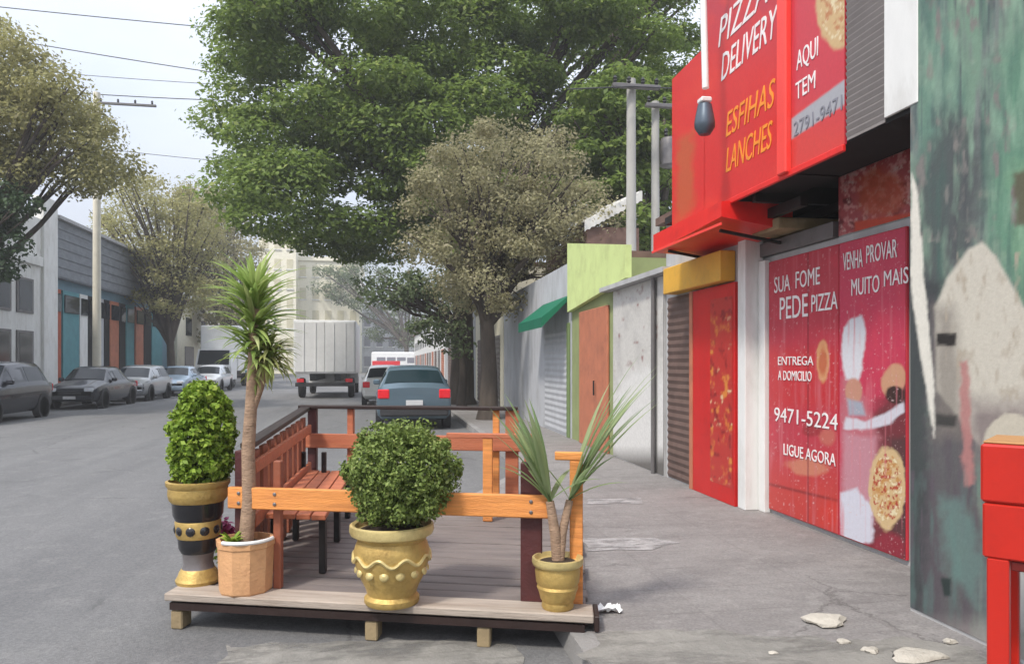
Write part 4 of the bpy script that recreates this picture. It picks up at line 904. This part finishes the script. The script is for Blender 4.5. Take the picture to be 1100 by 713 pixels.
L_box = leafmat('boxwood_leaves', (.12,.175,.04), (.22,.29,.07), (.32,.36,.12), .2)
L_cone = leafmat('bright_shrub_leaves', (.15,.25,.025), (.29,.41,.05), (.42,.50,.10), .25)
L_yuc = leafmat('yucca_blades', (.20,.30,.07), (.38,.48,.15), (.52,.55,.26), .4)
L_yel = leafmat('yellowing_blades', (.20,.26,.07), (.38,.40,.14), (.46,.42,.22), .35)
L_palm = leafmat('palm_blades', (.20,.30,.13), (.36,.44,.22), (.46,.52,.30), .5)
# 1: black and gold urn
c = onpk(213, 624); t = thing('potted_shrub', 'tall black and gold urn holding a bright green conical shrub', 'potted plant', c)
z = c.z; f = .125
m = MB(); m.lathe([(0,0),(.130,0),(.135,.02),(.120,.045),(.112,.07),(.098,.09)], c, 40); pt = m.build('pot', M['gold'], t, 40)
m = MB(); m.lathe([(.097,.09),(.088,.12),(.092,.17),(.10,.19)], c, 40); m.build('foot_band', M['silver'], pt, 40)
m = MB(); m.lathe([(.101,.19),(.116,.22),(.122,.285)], c, 40); m.build('lower_band', M['lacquer'], pt, 40)
m = MB(); m.lathe([(.124,.285),(.132,.30),(.138,.385),(.134,.395)], c, 40); gb = m.build('relief_band', M['gold'], pt, 40)
m = MB()
for k in range(10):
    a = 2*math.pi*k/10+.2; q = Vector((math.cos(a), math.sin(a), 0)); m.lathe([(.03,0),(.024,.006),(.012,.010),(0,.012)], c+q*.134+Vector((0,0,.34)), 10, Matrix.Rotation(a, 4, 'Z') @ Matrix.Rotation(R(90), 4, 'Y'))
m.build('rosette', M['lacquer'], gb, 40)
m = MB(); m.lathe([(.135,.395),(.150,.43),(.155,.50),(.160,.51)], c, 40); m.build('upper_band', M['lacquer'], pt, 40)
m = MB(); m.lathe([(.160,.51),(.172,.525),(.180,.56),(.178,.60),(.190,.615),(.192,.64),(.175,.645),(.165,.61),(0,.605)], c, 40); m.build('rim', M['gold'], pt, 40)
MB().lathe([(.168,.60),(.1,.632),(0,.64)], c, 30).build('soil', M['soil'], pt, 40)
MB().tube([c+Vector((0,0,.6)), c+Vector((.01,0,.9))], [.025,.018], 8).build('stem', M['bark'], t, 40)
shrub(t, c+Vector((.03,0,.64+.30)), (.20,.20,.33), L_cone, 95, .036, 31, True)
# 2: tan pot with tall yucca
c = onpk(264, 633); t = thing('potted_yucca', 'tall slim yucca in a tan clay pot beside the black urn', 'potted plant', c)
m = MB(); m.lathe([(0,0),(.150,0),(.156,.01),(.166,.27),(.172,.275),(.174,.315),(.152,.318),(.148,.28),(0,.275)], c, 10); pt = m.build('pot', M['terracotta'], t, 25)
MB().lathe([(.149,.272),(.08,.292),(0,.295)], c, 20).build('soil', M['soil'], pt, 40)
hl = MB(); hl.tube([c+Vector((.165*math.cos(a), .165*math.sin(a), .3175)) for a in np.linspace(-2.3,-.2,12)], .012, 8); hl.build('rim_arc', M['white'], pt, 40)  # white arc laid along the front of the pot rim
sp = [c+Vector((0,0,.27)), c+Vector((.02,0,.55)), c+Vector((.012,.01,.85)), c+Vector((.03,.0,1.1)), c+Vector((.045,0,1.38)), c+Vector((.05,0,1.74))]
MB().tube(sp, [.046,.042,.040,.036,.034,.03], 12).build('trunk', M['palmbark'], t, 60)
MB().tube([sp[3]-Vector((0,0,.02)), sp[3]+Vector((.05,0,.12)), sp[3]+Vector((.10,.02,.3))], [.028,.024,.02], 8).build('branch', M['palmbark'], t, 60)
m = MB(); swords(m, sp[5]-Vector((0,0,.16)), 90, .36, .036, .35, 1.5, .6, 41, zspread=.24); swords(m, sp[4]-Vector((0,0,.0)), 90, .31, .032, -.1, 1.0, .7, 42, zspread=.26); m.build('leaves', L_yuc, t)
m = MB(); swords(m, sp[3]+Vector((.10,.02,.26)), 120, .23, .026, -.7, 1.2, 1.0, 43, zspread=.12); swords(m, sp[4]-Vector((0,0,.08)), 12, .16, .024, -1.0, .2, .7, 44, zspread=.08); m.build('dry_leaves', L_yel, t)
m = MB(); swords(m, c+Vector((-.07,-.05,.28)), 22, .13, .03, .2, 1.3, .9, 45); m.build('undergrowth', L_cone, t)
# small pink flowers behind
p = G(243, 612, HD); t = thing('flower_clump', 'small purple-pink flowering plant between the urn and the tan pot', 'flowers', p)
leafcloud('foliage', L_cone, t, [(p+Vector((0,0,.1)), (.06,.06,.1))], 160, .04, .5, .1, .6, 51)
leafcloud('petals', leafmat('pink_petals', C(170,60,120), C(205,90,140)), t, [(p+Vector((-.01,0,.23)), (.06,.06,.11))], 320, .04, .4, .2, .9, 52)
# 3: big gold pot, clipped ball
c = onpk(421, 646); t = thing('potted_boxwood', 'large round clipped boxwood in a wide gold bellied pot', 'potted plant', c)
m = MB(); m.lathe([(0,0),(.150,0),(.158,.012),(.158,.035),(.140,.055),(.150,.09),(.185,.16),(.212,.24),(.218,.30),(.206,.34),(.196,.365),(.205,.385)], c, 48); pt = m.build('pot', M['gold'], t, 40)
m = MB(); m.lathe([(.205,.385),(.235,.40),(.243,.42),(.240,.452),(.228,.460),(.210,.45),(.20,.42),(0,.415)], c, 48); m.build('rim', M['gold2'], pt, 40)
m = MB(); m.tube([c+Vector((.2185*math.cos(a), .2185*math.sin(a), .27+.02*math.sin(a*9))) for a in np.linspace(0, 2*math.pi, 120)], .011, 6, False)
for k in range(14):
    a = 2*math.pi*k/14; q = Vector((math.cos(a), math.sin(a), 0)); m.lathe([(.028,0),(.024,.008),(.012,.014),(0,.016)], c+q*.198+Vector((0,0,.2)), 10, Matrix.Rotation(a, 4, 'Z') @ Matrix.Rotation(R(72), 4, 'Y'))
m.build('relief_garland', M['gold2'], pt, 40)
MB().lathe([(.205,.416),(.1,.44),(0,.45)], c, 30).build('soil', M['soil'], pt, 40)
MB().tube([c+Vector((0,0,.42)), c+Vector((0,0,.75))], [.04,.03], 8).build('stem', M['bark'], t, 40)
shrub(t, c+Vector((.058,0,.455+.285)), (.325,.32,.31), L_box, 170, .024, 32)
# 4: small gold pot, two-headed palm
c = onpk(599, 652); t = thing('potted_palm', 'small gold pot with a two-headed palm of long arching blades', 'potted plant', c)
m = MB(); m.lathe([(0,0),(.085,0),(.092,.012),(.088,.04),(.098,.055),(.106,.09),(.118,.12),(.112,.135),(.122,.15),(.128,.21),(.124,.235)], c, 40); pt = m.build('pot', M['gold'], t, 40)
m = MB(); m.lathe([(.124,.235),(.140,.245),(.146,.262),(.144,.285),(.130,.287),(.12,.26),(0,.255)], c, 40); m.build('rim', M['gold2'], pt, 40)
MB().lathe([(.124,.256),(.06,.268),(0,.27)], c, 20).build('soil', M['soil'], pt, 40)
h1 = c+Vector((-.045,0,.60)); h2 = c+Vector((.075,.02,.60))
MB().tube([c+Vector((0,0,.25)), c+Vector((-.015,0,.42)), h1], [.032,.03,.024], 10).tube([c+Vector((.01,0,.25)), c+Vector((.03,.01,.42)), h2], [.028,.026,.022], 10).build('trunk', M['palmbark'], t, 60)
m = MB(); swords(m, h1, 18, .66, .045, .95, 1.45, .35, 61, (1.9, 4.3)); swords(m, h1, 6, .40, .04, .5, 1.2, .6, 62); m.build('leaves', L_palm, t)
m = MB(); swords(m, h2, 16, .90, .036, .85, 1.35, .3, 63, (-1.0, .8)); swords(m, h2, 6, .42, .034, .6, 1.3, .5, 64); m.build('leaves', L_palm, t)

# ------------------------------------------------------------------ red box on legs
Yb = 2.6; a = D(1053, 480, Yb); WL, DL = .62, .36; zt = D(1053, 476, Yb).z; zm = D(1053, 538, Yb).z; zb = D(1053, 598, Yb).z
t = thing('red_stand', 'glossy red metal box on red legs by the mural', 'street box', (a.x, Yb, 0), None, True); t.rotation_euler = (0, 0, R(-50))
MB().box(.006, WL-.006, .006, DL-.006, zb, zm-.005, None, .008).build('box', M['redbox'], t)
MB().box(0, WL, 0, DL, zm-.002, zt, None, .010).build('lid', M['redbox'], t)
MB().box(.008, WL-.008, .008, DL-.008, zt+.001, zt+.010, None, .003).build('top_sheet', mk('tan_top', C(190,140,90), .6, .1, 6, .1), t)
for sx in (.02, WL-.10):
    for sy in (.01, DL-.06): MB().box(sx, sx+.075, sy, sy+.05, .12, zb-.001, None, .005).build('leg', M['redbox'], t)
MB().box(.1, WL-.105, .02, DL-.02, zb-.04, zb-.002, None, .004).build('frame', mk('dark_red_frame', C(110,24,18), .5, .1, 5, 0), t)

# ------------------------------------------------------------------ litter and rubble
p = G(653, 657, .12); m = MB(); r = random.Random(5); n = 7
vs = [(p.x+(-.075+.15*i/n)*1, p.y+(-.05+.1*j/n), .135+r.uniform(-.008,.03)) for j in range(n+1) for i in range(n+1)]
m.add(vs, [(j*(n+1)+i, j*(n+1)+i+1, (j+1)*(n+1)+i+1, (j+1)*(n+1)+i) for j in range(n) for i in range(n)]); tag(m.build('paper_scrap', M['paper'], None, 30), 'crumpled white paper scrap lying beside the right end of the platform', 'litter')
def stone(px, py, rx, ry, rz, seed, label):
    r = random.Random(seed); p = G(px, py, .12); m = MB(); a_ = r.uniform(0, 3); vs = []; nl = 12; 
    prof = [(.75,0),(1,.25),(.95,.6),(.7,.9),(.3,1.0)]
    for k, z in prof:
        for i in range(nl):
            a = 2*math.pi*i/nl; kk = k*(.8+.3*math.sin(3*a+a_)*.5+r.uniform(-.12,.12)); vs.append((p.x+rx*kk*math.cos(a), p.y+ry*kk*math.sin(a), .12+rz*z*(1+r.uniform(-.12,.12))))
    fs = [(i*nl+k, i*nl+(k+1) % nl, (i+1)*nl+(k+1) % nl, (i+1)*nl+k) for i in range(4) for k in range(nl)]+[tuple(4*nl+k for k in range(nl))]
    m.add(vs, fs); tag(m.build('rubble_stone', M['stone'], None, 35), label, 'stone', 'loose rubble on the pavement')
stone(886, 668, .16, .12, .035, 1, 'flat white slab of rubble, largest on the pavement near the mural')
stone(985, 706, .17, .10, .03, 2, 'pale slab of rubble at the bottom edge below the mural')
for i, (x, y, s_) in enumerate(((905,690,.045),(935,700,.055),(1020,690,.045),(830,702,.03))):
    stone(x, y, s_, s_*.8, s_*.45, 20+i, ('small pale lump of rubble just behind the flat white slab', 'pale lump of rubble between the flat white slab and the bottom edge slab', 'pale lump of rubble at the foot of the mural beside the red box', 'lone small lump of rubble left of the flat white slab')[i])

m = bpy.data.materials.new('haze_air'); m.use_nodes = True; nt = m.node_tree; nt.nodes.remove(nt.nodes['Principled BSDF'])
pv = nt.nodes.new('ShaderNodeVolumePrincipled'); pv.inputs['Color'].default_value = (.95,.96,.98,1); pv.inputs['Density'].default_value = .0016; pv.inputs['Anisotropy'].default_value = .0
nt.links.new(pv.outputs[0], nt.nodes['Material Output'].inputs['Volume'])
hz = MB().box(-60, 60, -25, 170, -1.1, 24).build('haze', m); hz['kind'] = 'stuff'
# ------------------------------------------------------------------ light
SD = Vector((-.50, -.50, .95)).normalized(); el = math.asin(SD.z); rot = math.atan2(SD.x, SD.y)
w = bpy.data.worlds.new('World'); scene.world = w; w.use_nodes = True; nt = w.node_tree
sky = nt.nodes.new('ShaderNodeTexSky'); sky.sky_type = 'NISHITA'; sky.sun_disc = False; sky.sun_elevation = el; sky.sun_rotation = rot
sky.air_density = 1.0; sky.dust_density = 4.0; sky.ozone_density = 1.0; sky.altitude = 0
tc = nt.nodes.new('ShaderNodeTexCoord'); mp = nt.nodes.new('ShaderNodeMapping'); mp.inputs['Scale'].default_value = (1, 1, 2.5); nt.links.new(tc.outputs['Generated'], mp.inputs[0])
cn = noise(nt, 2.2, 7, .55, mp.outputs[0]); cf = nt.nodes.new('ShaderNodeMapRange'); cf.inputs[1].default_value = .3; cf.inputs[2].default_value = .65; cf.inputs[3].default_value = .68; cf.inputs[4].default_value = .93; nt.links.new(cn.outputs[0], cf.inputs[0])
sz = nt.nodes.new('ShaderNodeSeparateXYZ'); nt.links.new(tc.outputs['Generated'], sz.inputs[0])
cg = nt.nodes.new('ShaderNodeMapRange'); cg.inputs[1].default_value = .0; cg.inputs[2].default_value = .75; cg.inputs[3].default_value = .44; cg.inputs[4].default_value = 1.45; nt.links.new(sz.outputs[2], cg.inputs[0])   # an overcast sky is brightest overhead
cc = nt.nodes.new('ShaderNodeVectorMath'); cc.operation = 'SCALE'; cc.inputs[0].default_value = (5.5, 5.85, 6.6); nt.links.new(cg.outputs[0], cc.inputs['Scale'])
skc = mixc(nt, cf.outputs[0], sky.outputs[0], cc.outputs[0])
nt.links.new(skc, nt.nodes['Background'].inputs[0]); nt.nodes['Background'].inputs[1].default_value = .15
sl = bpy.data.lights.new('sun', 'SUN'); sl.energy = 2.2; sl.angle = R(7); sl.color = (1, .94, .85); so = bpy.data.objects.new('sun', sl); COL.objects.link(so)
so.rotation_euler = (-SD).to_track_quat('-Z', 'Y').to_euler()
vs_ = scene.view_settings; scene.display_settings.display_device = 'sRGB'; vs_.view_transform = 'Standard'; vs_.look = 'None'; vs_.gamma = 1; vs_.use_curve_mapping = False; vs_.exposure = .6
